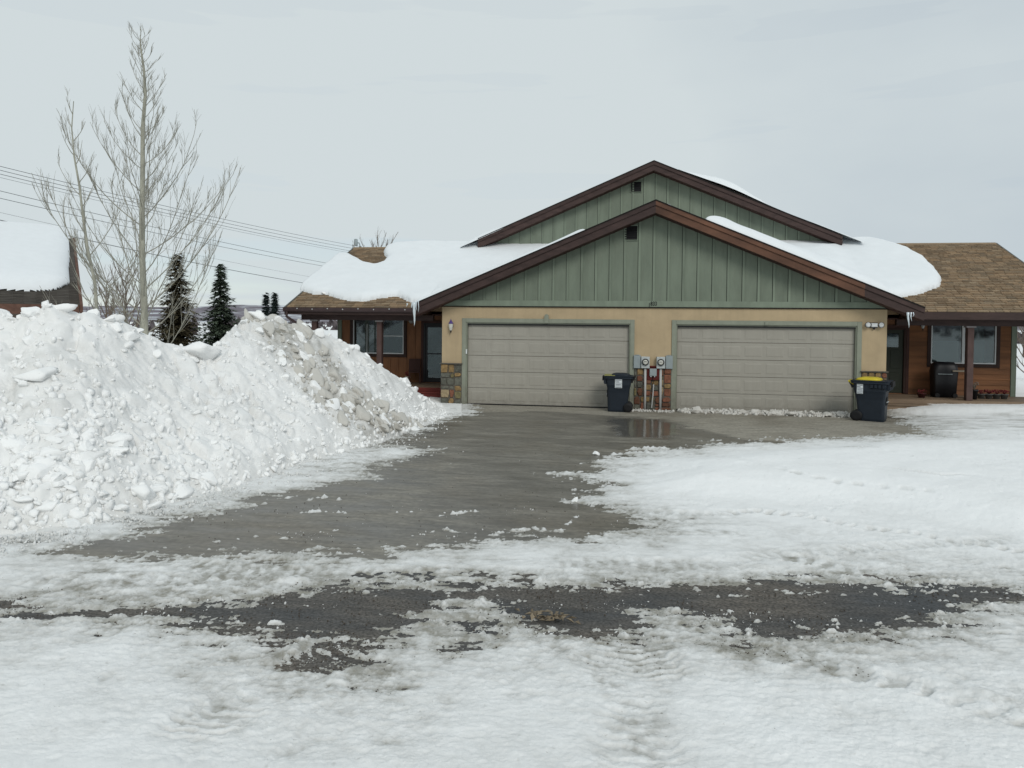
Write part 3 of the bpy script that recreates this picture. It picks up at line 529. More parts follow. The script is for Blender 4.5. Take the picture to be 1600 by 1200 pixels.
while placed < 230 and tries < 4000:
    tries += 1; p = rng.uniform(-60, 690); t0 = rng.uniform(.0, 1.08)
    w = math.exp(-((p-90)/170)**2)*math.exp(-((t0-.15)/.25)**2)+1.3*math.exp(-((p-(440+(1-t0)*185))/50)**2)*(t0 > .1)+.35*(t0 > .93)+.06
    if rng.random() > w: continue
    x, y, z = height_at(p, t0); onstrip = abs(p-(440+(1-t0)*185)) < 55 and t0 > .08
    s = .08+.13*rng.random()**1.6 if not onstrip else rng.uniform(.11, .23)
    soiled = onstrip and rng.random() < .8
    sc = (s*rng.uniform(1, 1.4), s*rng.uniform(.75, 1), s*rng.uniform(.6, .9)) if not onstrip else (s*rng.uniform(1.3, 2.0), s*.85, s*.8)
    rt = (rng.uniform(-.4, .4), rng.uniform(-.4, .4), rng.uniform(0, PI)) if not onstrip else (rng.uniform(-.3, .3), .55+rng.uniform(-.25, .25), -.65+rng.uniform(-.5, .5))
    o = link('snow_chunk', (ME_D if soiled else ME_B)[int(rng.integers(12))], pile, (x-pile.location.x, y-pile.location.y, z-s*.05), rt, sc)
    placed += 1
# a few landmark slabs seen in the bank
for px, t0, s, sc, rz in ((318, .97, .40, (1.3, .9, .7), .1), (62, .68, .32, (1.25, .8, .55), .3), (470, .93, .26, (1.2, .9, .8), -.2), (200, .93, .22, (1.2, .7, .6), .5), (130, .25, .24, (1.3, 1, .6), .2), (60, .18, .25, (1.2, .9, .75), .9), (225, .06, .25, (1, .9, .8), .4),
                          (55, 1.0, .25, (1, .9, .9), .2), (95, 1.0, .2, (1.2, .8, .8), .7), (0, 1.02, .24, (1, 1, 1), .1), (405, 1.0, .24, (1.2, .8, .8), .5), (435, 1.0, .22, (1, .8, .8), .9), (500, 1.0, .2, (1.2, .9, .8), 1.1)):
    x, y, z = height_at(px, t0); link('snow_chunk', ME_B[int(rng.integers(12))], pile, (x-pile.location.x, y-pile.location.y, z-s*.10), (rng.uniform(-.3, .3), rng.uniform(-.3, .3), rz), tuple(s*k for k in sc))
inst = []; instd = []
for k in range(6200):
    p = rng.uniform(-400, 700); t0 = rng.beta(1.0, 1.6)*1.12
    w = .30+.8*math.exp(-((p-60)/170)**2)*math.exp(-((t0-.25)/.3)**2)+.9*math.exp(-((p-(440+(1-t0)*185))/70)**2)+.6*math.exp(-(t0/.1)**2)
    if rng.random() > w: continue
    x, y, z = height_at(p, t0); s = .018+.075*rng.random()**2.2; onstrip = abs(p-(440+(1-t0)*185)) < 60 and t0 > .05
    (instd if onstrip and rng.random() < .7 else inst).append((CH_S[int(rng.integers(8))], (x, y, z+s*.2), rng.uniform(-PI, PI, 3), (s*rng.uniform(.8, 1.5), s, s*rng.uniform(.6, 1))))
joined('small_chunks', inst, M_SNOWP, pile); joined('soiled_crumbs', instd, M_SNOWD, pile)
# crumbs round the foot of the bank, along the road edge and over the driveway (nobody could count them)
def scatter(n, gen, seed, thr):
    P = np.array([gp(*gen()) for k in range(n)]); f = fbm(P[:, 0]*.8, P[:, 1]*1.4, 1.7, 3, seed); return P[f > thr]
inst = []; gr = []
def g1_(): px = rng.uniform(-50, 700); return px, np.interp(px, BS[:, 0], BS[:, 1])+abs(rng.normal())*13-4
def g2_(): return rng.uniform(-100, 1700), (rng.normal(912, 5), rng.normal(992, 14), rng.normal(962, 16))[int(rng.integers(3))]
def g3_(): return rng.uniform(350, 1000), (rng.normal(803, 8), rng.normal(836, 8), rng.uniform(690, 850))[int(rng.integers(3))]
def g4_(): return rng.uniform(-50, 1650), min(max((rng.normal(930, 14), rng.normal(985, 25), rng.uniform(640, 860), rng.normal(1030, 40))[int(rng.integers(4))], 640), 1230)
for gen, n, thr, big_ in ((g1_, 3000, -.1, 1.2), (g2_, 3600, .14, .6), (g3_, 900, .17, .6)):
    for x, y in scatter(n, gen, 90, thr):
        s = (.005+.026*rng.random()**4)*big_
        inst.append((CH_S[int(rng.integers(8))], (x, y, .003+(.05 if big_ > 1 else 0)*rng.random()), rng.uniform(-PI, PI, 3), (s*1.3, s, s*.7)))
o = joined('snow_crumbs', inst, M_SNOW, None, .35); tag(o, 'loose crumbs of snow and slush scattered over road and driveway', 'snow')
for x, y in scatter(12000, g4_, 93, .02):
    s = .003+.008*rng.random()**2.5; gr.append((CH_S[int(rng.integers(8))], (x, y, .005), rng.uniform(-PI, PI, 3), (s, s, s)))
M_GRIT = mat('road_grit', (.085, .07, .055), .9, .3, 40); o = joined('road_grit', gr, M_GRIT); tag(o, 'dark grit and gravel scattered on the wet road', 'gravel')
for px, py, s, lb in ((932, 711, .075, 'small white snow lump alone on the wet driveway nearer the garages'), (899, 784, .06, 'small white snow lump alone on the wet driveway nearer the road')):
    x, y = gp(px, py); o = link('snow_lump', ME_B[3 if s > .07 else 5], None, (x, y, s*.35), (0, 0, px), (s*1.2, s, s)); tag(o, lb, 'snow lump', 'snow lumps on the driveway')
lit = tag(bpy.data.objects.new('leaf_litter', None), 'heap of brown dead leaves and reeds lying on the asphalt', 'leaves'); COL.objects.link(lit); x, y = gp(860, 968); lit.location = (x, y, 0)
lfm = MB().add([(-.06, 0, 0), (0, -.018, .008), (.06, 0, .0), (0, .018, .012), (0, 0, -.004)], [(0, 1, 3), (1, 2, 3), (0, 4, 1), (1, 4, 2), (0, 3, 4), (3, 2, 4)]).mesh('leaf', M_LEAF)
for k in range(46):
    link('leaf', lfm, lit, (rng.normal()*.10, rng.normal()*.055, .012+rng.random()*.035), (rng.uniform(-.5, .5), rng.uniform(-.5, .5), rng.uniform(0, PI)), (rng.uniform(.35, .9), rng.uniform(.5, 1.2), 1.3))
# ridge of shovelled slush against the right garage door
bank = thing('snow_ridge', 'low ridge of grey shovelled snow lumps along the right garage door', 'snow ridge', (3.1, -.45, 0))
small = []
for k in range(420):
    x = rng.uniform(.75, 5.6); y = -.42+rng.normal()*.14; s = rng.uniform(.03, .085); small.append((CH_S[int(rng.integers(8))], (x, y, max(.01, .10-abs(y+.42)*.4)*rng.random()), rng.uniform(-PI, PI, 3), (s*1.3, s, s*.8)))
joined('slush_lumps', small, M_SLUSH, bank)
gu, gv = np.meshgrid(np.linspace(.70, 5.66, 420), np.linspace(-1.0, -.06, 90)); gz_ = (.10+.05*fbm(gu, gv*0, 1.3, 2, 97))*np.exp(-((gv+.36-.06*fbm(gu, gv*0, .8, 2, 98))/.17)**2)*(1+.9*fbm(gu, gv, 6, 4, 99, .65))+.02*fbm(gu, gv, 11, 3, 94)-.022
link('packed_slush', npmesh('packed_slush', np.stack([gu-3.1, gv+.45, np.where((gu < .74) | (gu > 5.62), -.03, gz_)], -1).reshape(-1, 3), gridfaces(90, 420), M_SLUSH, attrs={'dirt': np.clip(.25+.6*fbm(gu, gv, 2.5, 3, 91)+.5*np.exp(-np.maximum(gz_, 0)/.02), 0, 1)}), bank)
ME_S = [chunk_mesh(V, F, M_SLUSH, 'slush_chunk') for V, F in CH_B[:6]]
for k in range(70):
    x = rng.uniform(.8, 5.55); y = -.42+rng.normal()*.08; s = .05+.11*rng.random()**1.5
    link('snow_chunk', ME_S[int(rng.integers(6))], bank, (x-3.1, y+.45, s*.45), (rng.uniform(-.4, .4), rng.uniform(-.4, .4), rng.uniform(0, PI)), (s*rng.uniform(1, 1.5), s, s*.8))
small = []
for k in range(160):
    x = -.62+rng.random()*1.2; y = -.25-rng.random()*.45; s = rng.uniform(.015, .05); small.append((CH_S[int(rng.integers(8))], (x, y, .01), rng.uniform(-PI, PI, 3), (s*1.3, s, s*.7)))
o = joined('slush_scatter', small, M_SLUSH); tag(o, 'icy slush scraps at the foot of the middle stone pier', 'slush')

# ================================================================== THE DUPLEX
HW = 6.294; ZT = 2.96; DZ = 2.466
gz = lambda x: 5.93-.42*abs(x)          # front gable roof top
mz = lambda y: 2.97+.4167*(y-1.6)        # main roof front slope top
house = thing('duplex_house', 'green and tan duplex with two garage doors and snowy brown shingle roofs', 'house')
LD = (-5.543, -.671); RD = (.635, 5.52); TW = .125
w = MB()
for a, b in ((-HW, LD[0]-.0), (LD[1], RD[0]), (RD[1], HW)): w.box(a, b, 0, .25, -.1, ZT)
for a, b in (LD, RD): w.box(a, b, 0, .25, DZ, ZT)
fw = w.obj('garage_wall', M_TAN, house)
MB().box(-HW, -HW+.2, .251, 3.7, -.1, ZT).obj('side_wall', M_TAN, house); MB().box(HW-.2, HW, .251, 3.7, -.1, ZT).obj('side_wall', M_TAN, house)
# door trim
for a, b in (LD, RD):
    for bx in ((a-TW, a, -.1, DZ+TW), (b, b+TW, -.1, DZ+TW)): MB().cbox(bx[0], bx[1], -.035, 0, bx[2], bx[3], .006).obj('door_trim', M_TRIM, house)
    MB().cbox(a, b, -.037, 0, DZ, DZ+TW, .006).obj('door_trim', M_TRIM, house)
    j = MB(); j.box(a, a+.03, 0, .12, 0, DZ); j.box(b-.03, b, 0, .12, 0, DZ); j.box(a+.03, b-.03, 0, .12, DZ-.03, DZ); j.obj('door_jamb', M_TRIM, house)
    MB().box(a+.03, b-.03, .02, .05, DZ-.075, DZ-.03).obj('weather_seal', M_BLACK, house)
# garage doors
def section_mesh(Wd, Hs, npan):
    m = MB(); m.cbox(0, Wd, 0, .045, .004, Hs-.004, .006); pw = (Wd-.1)/npan
    for k in range(npan):
        x0 = .05+k*pw+.055; x1 = .05+(k+1)*pw-.055; z0, z1 = .095, Hs-.095; e = .03
        m.add([(x0, -.0005, z0), (x1, -.0005, z0), (x1, -.0005, z1), (x0, -.0005, z1), (x0+e, -.007, z0+e), (x1-e, -.007, z0+e), (x1-e, -.007, z1-e), (x0+e, -.007, z1-e)],
              [(0, 1, 5, 4), (1, 2, 6, 5), (2, 3, 7, 6), (3, 0, 4, 7), (4, 5, 6, 7)])
    return m.mesh('door_section', M_DOOR)
SH = (DZ-.03)/5
for (a, b), nm in ((LD, 'left'), (RD, 'right')):
    g = bpy.data.objects.new('garage_door', None); COL.objects.link(g); g.parent = house; g.location = (a+.035, .10, .012)
    me = section_mesh(b-a-.07, SH, 8)
    for k in range(5): link('door_section', me, g, (0, 0, k*SH))
    MB().box(0, b-a-.07, -.01, .04, -.012, .012).obj('bottom_seal', M_BLACK, g)
# stone veneer
def stones(x0, x1, z0, z1, seed):
    r = random.Random(seed); v = bpy.data.objects.new('stone_veneer', None); COL.objects.link(v); v.parent = house
    MB().box(x0, x1, -.035, .0, z0, z1).obj('mortar_bed', M_MORTAR, v)
    def split(a, b, c, d, dep=0):
        ww, hh = b-a, d-c
        if (ww <= .34 and hh <= .27) or dep > 7 or (ww < .16 and hh < .3) :
            g = .009; y = -.05-r.random()*.035; jt = lambda s=.014: (r.random()-.5)*2*s; cc = r.uniform(.02, .055)
            xa, xb, za, zb = a+g, b-g, c+g, d-g
            O = [(xa+cc*r.random(), za+jt()*.3), (xb-cc*r.random(), za+cc*.3*r.random()), (xb-jt()*.2, (za+zb)/2+jt()), (xb-cc*r.random(), zb-cc*.3), ((xa+xb)/2+jt(), zb), (xa+cc*r.random(), zb-cc*r.random()), (xa, (za+zb)/2+jt())]
            cx, cz = (xa+xb)/2, (za+zb)/2; n = len(O); k = .82
            V = [(p, -.03, q) for p, q in O]+[(p, y+.014, q) for p, q in O]+[(cx+(p-cx)*k, y+jt(.004), cz+(q-cz)*k) for p, q in O]
            Fc = [(i, (i+1) % n, n+(i+1) % n, n+i) for i in range(n)]+[(n+i, n+(i+1) % n, 2*n+(i+1) % n, 2*n+i) for i in range(n)]+[tuple(range(2*n, 3*n))]
            MB().add(V, Fc).obj('stone', M_STONES[r.choice([0, 0, 1, 2, 2, 3, 4, 5, 1])], v); return
        if ww/1.25 > hh or (r.random() < .25 and ww > .25): t = a+ww*r.uniform(.28, .72); split(a, t, c, d, dep+1); split(t, b, c, d, dep+1)
        else: t = c+hh*r.uniform(.28, .72); split(a, b, c, t, dep+1); split(a, b, t, d, dep+1)
    split(x0, x1, z0, z1)
    MB().cbox(x0-.02, x1+.02, -.10, 0, z1, z1+.035, .008).obj('stone_cap', M_MORTAR, v)
stones(-HW-.02, LD[0]-TW, -.05, 1.2, 1); stones(LD[1]+TW, RD[0]-TW, -.05, 1.2, 7); stones(RD[1]+TW, HW+.02, -.05, 1.2, 3)
# front gable
def gable(parent, zf, ywall, yrake, zb, half, sp, off, upper):
    g = bpy.data.objects.new('gable', None); COL.objects.link(g); g.parent = parent
    pk = zf(0)-.16; hx = (pk-zb)/ .42 if not upper else (pk-zb)/.425; sl = .42 if not upper else .425
    xw = min(hx, HW+.0 if not upper else 9)
    zs = pk-sl*xw
    MB().prism([(-xw, zb), (xw, zb), (xw, zs), (0, pk), (-xw, zs)], ywall, ywall+.2).obj('gable_panel', M_GREEN, g)
    nmin = int(-xw/sp); sm = MB()
    for k in range(nmin, -nmin+1):
        x = k*sp+off
        if abs(x) > xw-.12: continue
        zt = pk-sl*(abs(x)+.03); z0 = zb+(.17 if not upper else 0)
        if zt-z0 < .08: continue
        MB().prism([(x-.032, z0), (x+.032, z0), (x+.032, zt), (x-.032, zt)], ywall-.024, ywall).obj('batten', M_BATTEN, g)
        sm.prism([(x-.045, z0), (x-.033, z0), (x-.033, zt), (x-.045, zt)], ywall-.003, ywall-.001)  # thin dark strip left of each batten, its shadow line painted in
    o_ = sm.obj('batten_shadow_strips', M_RECESS_SHADE, g); o_['kind'] = 'stuff'
    return g
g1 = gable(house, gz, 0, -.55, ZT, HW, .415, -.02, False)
MB().cbox(-HW-.01, HW+.01, -.03, 0, ZT-.002, ZT+.17, .006).obj('band_board', M_BATTEN, g1)
MB().box(-HW-.01, HW+.01, -.045, 0, ZT-.03, ZT-.003).obj('drip_flashing', M_RECESS_SHADE, g1)
def louver(cx, z0, z1, wd, y, parent):
    v = bpy.data.objects.new('gable_vent', None); COL.objects.link(v); v.parent = parent
    MB().box(cx-wd/2, cx+wd/2, y-.012, y-.002, z0, z1).obj('vent_opening', M_RECESS_SHADE, v)
    f = MB(); f.box(cx-wd/2-.02, cx-wd/2, y-.04, y, z0-.02, z1+.02); f.box(cx+wd/2, cx+wd/2+.02, y-.04, y, z0-.02, z1+.02); f.box(cx-wd/2, cx+wd/2, y-.04, y, z1, z1+.02); f.box(cx-wd/2, cx+wd/2, y-.04, y, z0-.02, z0); f.obj('vent_frame', M_BATTEN, v)
    n = 6
    for k in range(n):
        z = z0+(k+.2)*(z1-z0)/n; MB().add([(cx-wd/2, y-.034, z), (cx+wd/2, y-.034, z), (cx+wd/2, y-.012, z+.045), (cx-wd/2, y-.012, z+.045), (cx-wd/2, y-.034, z+.006), (cx+wd/2, y-.034, z+.006), (cx+wd/2, y-.012, z+.051), (cx-wd/2, y-.012, z+.051)],
            [(0, 1, 2, 3), (4, 7, 6, 5), (0, 4, 5, 1), (1, 5, 6, 2), (2, 6, 7, 3), (3, 7, 4, 0)]).obj('slat', M_BLACK, v)
p = at_y(986, 364, 0); louver(p.x, p.z-.20, p.z+.20, .36, -.0, g1)
def rake(parent, half, zp, sl, y, names, dark_from=None):
    """double fascia boards on both slopes of a gable"""
    for sx in (-1, 1):
        segs = [(0, half, M_FASC)] if not (dark_from and sx > 0) else [(0, dark_from*.52, M_RAKE), (dark_from*.52, dark_from, M_RAKE), (dark_from, half, M_FASC)]
        for a, b, m in segs:
            z = lambda x: zp-sl*x
            MB().prism([(sx*a, z(a)-.005), (sx*b, z(b)-.005), (sx*b, z(b)-.13), (sx*a, z(a)-.13)], y-.05, y+.03).obj('rake_trim', m, parent)
            MB().prism([(sx*a, z(a)-.132), (sx*b, z(b)-.132), (sx*b, z(b)-.34), (sx*a, z(a)-.34)], y-.015, y+.03).obj('rake_board', m, parent)
        MB().prism([(0, zp+.028), (sx*half, zp-sl*half+.028), (sx*half, zp-sl*half-.004), (0, zp-.004)], y-.07, y+.02).obj('drip_edge', M_RECESS_SHADE, parent)
        MB().prism([(0, zp-.31), (sx*half, zp-sl*half-.31), (sx*half, zp-sl*half-.34), (0, zp-.34)], y+.03, y+.55).obj('soffit', M_SOFF, parent)
        MB().box(sx*half-.001*sx, sx*(half+.02), y+.0, 1.5 if y < 1 else 12, zp-sl*half-.30, zp-sl*half+.0).obj('eave_fascia', M_FASC, parent)
rake(g1, 7.05, 5.93, .42, -.55, None, 5.55)
# roofs
rf = bpy.data.objects.new('front_roof', None); COL.objects.link(rf); rf.parent = house
for sx in (-1, 1): MB().prism([(0, 5.93), (sx*7.05, gz(7.05)), (sx*7.05, gz(7.05)-.10), (0, 5.83)], -.53, 7.1).obj('roof_slope', M_SHING, rf)
mr_ = bpy.data.objects.new('main_roof', None); COL.objects.link(mr_); mr_.parent = house
XE = 12.06
MB().prism([(1.5, mz(1.5)-.0), (7.55, mz(7.55)), (13.6, mz(1.5)), (13.6, mz(1.5)-.12), (7.55, mz(7.55)-.12), (1.5, mz(1.5)-.12)], -XE, XE, 'x').obj('roof_deck', M_SHING, mr_)
for sx in (-1, 1):
    MB().prism([(1.42, mz(1.42)+.0), (7.55, mz(7.55)+.0), (13.68, mz(1.42)), (13.68, mz(1.42)-.24), (7.55, mz(7.55)-.24), (1.42, mz(1.42)-.24)], sx*XE, sx*(XE+.035), 'x').obj('rake_board', M_FASC, mr_)
    MB().prism([(1.40, mz(1.40)+.03), (7.55, mz(7.55)+.03), (13.7, mz(1.40)+.03), (13.7, mz(1.40)), (7.55, mz(7.55)), (1.40, mz(1.40))], sx*XE, sx*(XE+.05), 'x').obj('drip_edge', mat('drip_metal', (.10, .10, .09), .6), mr_)
    MB().box(sx*7.08, sx*XE, 1.44, 1.5, 2.68, 2.925).obj('eave_fascia', M_FASC, mr_)
    MB().box(sx*6.3, sx*(XE), 1.5, 3.7, 2.68, 2.71).obj('soffit', M_SOFF, mr_)
    MB().box(sx*7.1, sx*11.7, 1.86, 2.04, 2.50, 2.679).obj('porch_beam', M_FASC, mr_)
# shingles: every tab a wedge of its own, joined
def shingle_field():
    V = []; F = []; T = []; n = 0; rr = random.Random(5); ca = math.atan(.4167); cs, sn = math.cos(ca), math.sin(ca); Ls = (7.55-1.5)/cs; ex = .15; rows = int(Ls/ex)
    for k in range(rows+1):
        x = -XE+rr.random()*.1
        s0 = k*ex
        while x < XE-.05:
            wd = rr.choice([.16, .22, .26, .30, .34]); xa, xb = x+.008, min(x+wd-.008, XE); x += wd; xm = (xa+xb)/2; yb = 1.44+s0*cs
            if abs(xm) < 7.0 and gz(xm) > mz(yb+.4)+.05: continue
            th = .016+rr.random()*.012; s1 = min(s0+ex+.03, Ls); dz = rr.random()*.02
            pts = []
            for (xx, ss, hh) in ((xa, s0-dz, 0), (xb, s0-dz, 0), (xb, s1, 0), (xa, s1, 0), (xa, s0-dz, th+.012), (xb, s0-dz, th+.012), (xb, s1, .004), (xa, s1, .004)):
                yy = 1.44+ss*cs-hh*sn; zz = mz(1.44)+ss*sn+hh*cs; pts.append((xx, yy, zz+.002))
            V += pts; F += [(n+a, n+b, n+c, n+d) for a, b, c, d in ((4, 5, 6, 7), (0, 1, 5, 4), (1, 2, 6, 5), (3, 0, 4, 7))]
            v = rr.uniform(.66, 1.2); t = rr.uniform(-.05, .05); T += [(v*(1+t), v, v*(1-t), 1)]*8; n += 8
    me = bpy.data.meshes.new('shingles'); me.from_pydata(V, [], F); me.materials.append(M_SHING)
    ca_ = me.color_attributes.new('tint', 'FLOAT_COLOR', 'POINT'); ca_.data.foreach_set('color', np.array(T, np.float32).ravel())
    o = link('shingles', me, mr_); o['kind'] = 'stuff'
shingle_field()
def set_tint(me):
    ca_ = me.color_attributes.new('tint', 'FLOAT_COLOR', 'POINT'); ca_.data.foreach_set('color', np.ones(len(me.vertices)*4, np.float32))
for o in (*rf.children, *mr_.children):
    if o.type == 'MESH' and o.data.materials[0] == M_SHING and 'tint' not in o.data.color_attributes: set_tint(o.data)
cap = MB()
for k in range(80): x = -XE+k*.302; cap.prism([(7.40, mz(7.40)+.03), (7.55, mz(7.55)+.045), (7.70, mz(7.40)+.03), (7.70, mz(7.40)), (7.55, mz(7.55)+.01), (7.40, mz(7.40))], x, min(XE, x+.297), 'x')
o = cap.obj('ridge_caps', M_SHING, mr_); set_tint(o.data); o['kind'] = 'stuff'
# upper gable
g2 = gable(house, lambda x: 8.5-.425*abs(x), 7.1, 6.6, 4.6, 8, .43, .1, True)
rake(g2, 6.65, 8.5, .425, 6.6, None)
for sx in (-1, 1):
    o = MB().prism([(0, 8.5), (sx*6.65, 8.5-.425*6.65), (sx*6.65, 8.4-.425*6.65), (0, 8.4)], 6.62, 14).obj('roof_slope', M_SHING, g2); set_tint(o.data)
p = at_y(994, 292, 7.1); louver(p.x, p.z-.19, p.z+.19, .38, 7.1, g2)
# wings: walls, siding, openings
XW = 11.12; WY0 = 3.7; ZD = .31
def wing(sx):
    b = MB(); b.box(sx*XW, sx*(XW-.15), WY0+.001, 11.5, -.1, 2.9)
    b.obj('end_wall', M_SIDE, house)
    r = MB(); r.box(sx*6.3, sx*(XW-.16), 6.9, 7.0, .3, 2.68); r.box(sx*6.3, sx*(XW-.16), 3.9, 6.9, .28, .3); r.obj('room_wall', M_ROOM, house)
    wx = (8.68, 10.57); wz = (1.31, 2.57); dx = (6.95, 7.95); dzt = 2.42
    # framed wall with real openings
    f = MB(); B = lambda a, c, z0, z1: f.box(sx*a, sx*c, WY0, WY0+.18, z0, z1)
    B(6.3, dx[0], -.1, 2.68); B(dx[0], dx[1], dzt, 2.68); B(dx[0], dx[1], -.1, ZD+.02); B(dx[1], wx[0], -.1, 2.68); B(wx[0], wx[1], -.1, wz[0]); B(wx[0], wx[1], wz[1], 2.68); B(wx[1], XW, -.1, 2.68)
    f.obj('porch_wall', M_SIDE2, house)
    if sx > 0:
        n = 14; h = (2.68-ZD)/n
        for k in range(n):
            z0 = ZD+k*h; z1 = z0+h
            for a, c in ((dx[1]+.09, wx[0]-.11), (wx[1]+.11, XW-.13)) if (z1 > wz[0]-.1 and z0 < wz[1]+.1) else ((dx[1]+.09, XW-.13),):
                MB().add([(a, WY0-.030, z0), (c, WY0-.030, z0), (c, WY0-.008, z1), (a, WY0-.008, z1), (a, WY0, z0), (c, WY0, z0), (c, WY0, z1), (a, WY0, z1)],
                         [(0, 1, 2, 3), (4, 7, 6, 5), (0, 4, 5, 1), (1, 5, 6, 2), (2, 6, 7, 3), (3, 7, 4, 0)]).obj('siding_board', M_SIDE, house)
    else:
        for k in range(10):
            a = -XW+.13+k*.305; c = a+.297
            if c > -dx[1]-.09: c = -dx[1]-.09
            if a >= c: break
            if c < -wx[1]-.11 or a > -wx[0]+.11: MB().cbox(a, c, WY0-.02, WY0, ZD, 2.68, .005).obj('siding_board', M_SIDE2, house)
            else: MB().cbox(a, c, WY0-.02, WY0, ZD, wz[0]-.12, .005).obj('siding_board', M_SIDE2, house)
    MB().cbox(sx*XW, sx*(XW-.12), WY0-.045, WY0, ZD-.05, 2.68, .006).obj('corner_trim', M_GREEN, house)
    MB().box(sx*(XW+.0), sx*(XW+.03), WY0-.045, WY0+.1, ZD-.05, 2.68).obj('corner_trim', M_GREEN, house)
    # window
    wn = bpy.data.objects.new('window', None); COL.objects.link(wn); wn.parent = house
    for (a, c, z0, z1) in ((wx[0]-.11, wx[0], wz[0]-.11, wz[1]+.1), (wx[1], wx[1]+.11, wz[0]-.11, wz[1]+.1), (wx[0], wx[1], wz[1], wz[1]+.1), (wx[0], wx[1], wz[0]-.11, wz[0])):
        MB().cbox(sx*a, sx*c, WY0-.045, WY0-.001, z0, z1, .005).obj('casing', M_DARKTRIM, wn)
    fr = MB(); t = .035; xm = (wx[0]+wx[1])/2
    for a, c, z0, z1 in ((wx[0], wx[0]+t, *wz), (wx[1]-t, wx[1], *wz), (xm-.04, xm+.04, wz[0]+t, wz[1]-t), (wx[0]+t, wx[1]-t, wz[0], wz[0]+t), (wx[0]+t, wx[1]-t, wz[1]-t, wz[1])): fr.box(sx*a, sx*c, WY0-.03, WY0+.03, z0, z1)
    fr.obj('window_frame', M_WHITE, wn)
    if sx < 0:
        MB().box(-xm+.04, -wx[0]-t, WY0-.01, WY0+.02, 1.93, 1.96).obj('meeting_rail', M_WHITE, wn); MB().box(-xm-.44, -xm-.42, WY0-.005, WY0+.02, wz[0]+t, wz[1]-.2).obj('muntin', M_WHITE, wn)
    for a, c in ((wx[0]+t, xm-.04), (xm+.04, wx[1]-t)): MB().box(sx*a, sx*c, WY0+.004, WY0+.010, wz[0]+t, wz[1]-t).obj('pane', M_GLASS, wn)
    if sx > 0:
        MB().box(8.75, 9.55, WY0+.15, WY0+.17, 1.33, 2.02).obj('blind', M_BLIND, wn); MB().box(9.66, 10.30, WY0+.15, WY0+.17, 1.33, 2.05).obj('blind', M_BLIND, wn)
        MB().box(9.66, 10.35, WY0+.35, WY0+.37, 2.05, 2.55).obj('curtain', mat('olive_curtain', (.12, .13, .09), .9), wn)
    # door
    dr = bpy.data.objects.new('front_door', None); COL.objects.link(dr); dr.parent = house
    casing = M_BLACK if sx < 0 else M_DARKTRIM
    for a, c, z0, z1 in ((dx[0], dx[0]+.07, ZD+.02, dzt), (dx[1]-.07, dx[1], ZD+.02, dzt), (dx[0]+.07, dx[1]-.07, dzt-.07, dzt)): MB().cbox(sx*a, sx*c, WY0-.04, WY0+.05, z0, z1, .005).obj('door_frame', casing, dr)
    MB().cbox(sx*(dx[1]), sx*(dx[1]+.085), WY0-.042, WY0-.0015, ZD, dzt+.09, .005).obj('casing', M_SOFF, dr)
    MB().cbox(sx*dx[0], sx*(dx[1]), WY0-.042, WY0-.0015, dzt, dzt+.09, .005).obj('casing', M_SOFF, dr)
    if sx < 0:
        a, c = -dx[1]+.07, -dx[0]-.07
        sdm = MB(); sdm.box(a, a+.07, WY0-.01, WY0+.03, ZD+.03, dzt-.07); sdm.box(c-.07, c, WY0-.01, WY0+.03, ZD+.03, dzt-.07); sdm.box(a+.07, c-.07, WY0-.01, WY0+.03, dzt-.15, dzt-.07); sdm.box(a+.07, c-.07, WY0-.01, WY0+.03, ZD+.03, ZD+.18); sdm.box(a+.07, c-.07, WY0-.01, WY0+.03, 1.32, 1.36)
        sdm.obj('storm_door', M_BLACK, dr); MB().box(a+.07, c-.07, WY0+.005, WY0+.010, ZD+.18, dzt-.15).obj('pane', M_GLASS, dr)
        MB().box(a, c, WY0+.10, WY0+.14, ZD+.02, dzt-.07).obj('door_leaf', mat('inner_door', (.05, .055, .04), .6, .1, 3), dr)
        MB().tube([(c-.04, WY0-.02, 1.3), (c-.04, WY0-.06, 1.3), (c-.04, WY0-.06, 1.2), (c-.04, WY0-.02, 1.2)], .012, 6).obj('handle', M_LGREY, dr)
    else:
        a, c = dx[0]+.07, dx[1]-.07; gm = mat('dark_green_door', (.022, .028, .018), .55, .1, 3)
        d = MB(); d.box(a, c, WY0+.03, WY0+.07, ZD+.03, 1.80); d.box(a, a+.12, WY0+.03, WY0+.07, 1.80, dzt-.07); d.box(c-.14, c, WY0+.03, WY0+.07, 1.80, dzt-.07); d.box(a+.12, c-.14, WY0+.03, WY0+.07, 2.24, dzt-.07)
        for xa, xb in ((a+.08, a+.37), (a+.47, c-.08)):
            for z0, z1 in ((ZD+.15, 1.0), (1.12, 1.72)): d.cbox(xa, xb, WY0+.018, WY0+.03, z0, z1, .01)
        d.obj('door_leaf', gm, dr); MB().box(a+.12, c-.14, WY0+.04, WY0+.05, 1.80, 2.24).obj('pane', M_GLASS, dr)
        MB().box(a+.12, c-.14, WY0+.10, WY0+.11, 1.80, 2.24).obj('blind', mat('blue_curtain', (.16, .22, .28), .9, .3, 8), dr)
        MB().lathe([(.0, 0), (.03, .005), (.032, .03), (.02, .05), (0, .055)], (a+.07, WY0-.035, 1.28), 10, 'y').obj('handle', M_LGREY, dr)
    # porch deck boards, skirt and step
    n = 11
    for k in range(n):
        y0 = 1.86+k*(WY0-1.86)/n; MB().box(sx*6.32, sx*12.3, y0, y0+(WY0-1.86)/n-.008, ZD-.035, ZD).obj('deck_board', M_DECK, house)
    MB().box(sx*6.32, sx*12.3, 1.84, 1.858, ZD-.20, ZD-.004).obj('deck_rim', M_DECK if sx > 0 else M_REDSTEP, house)
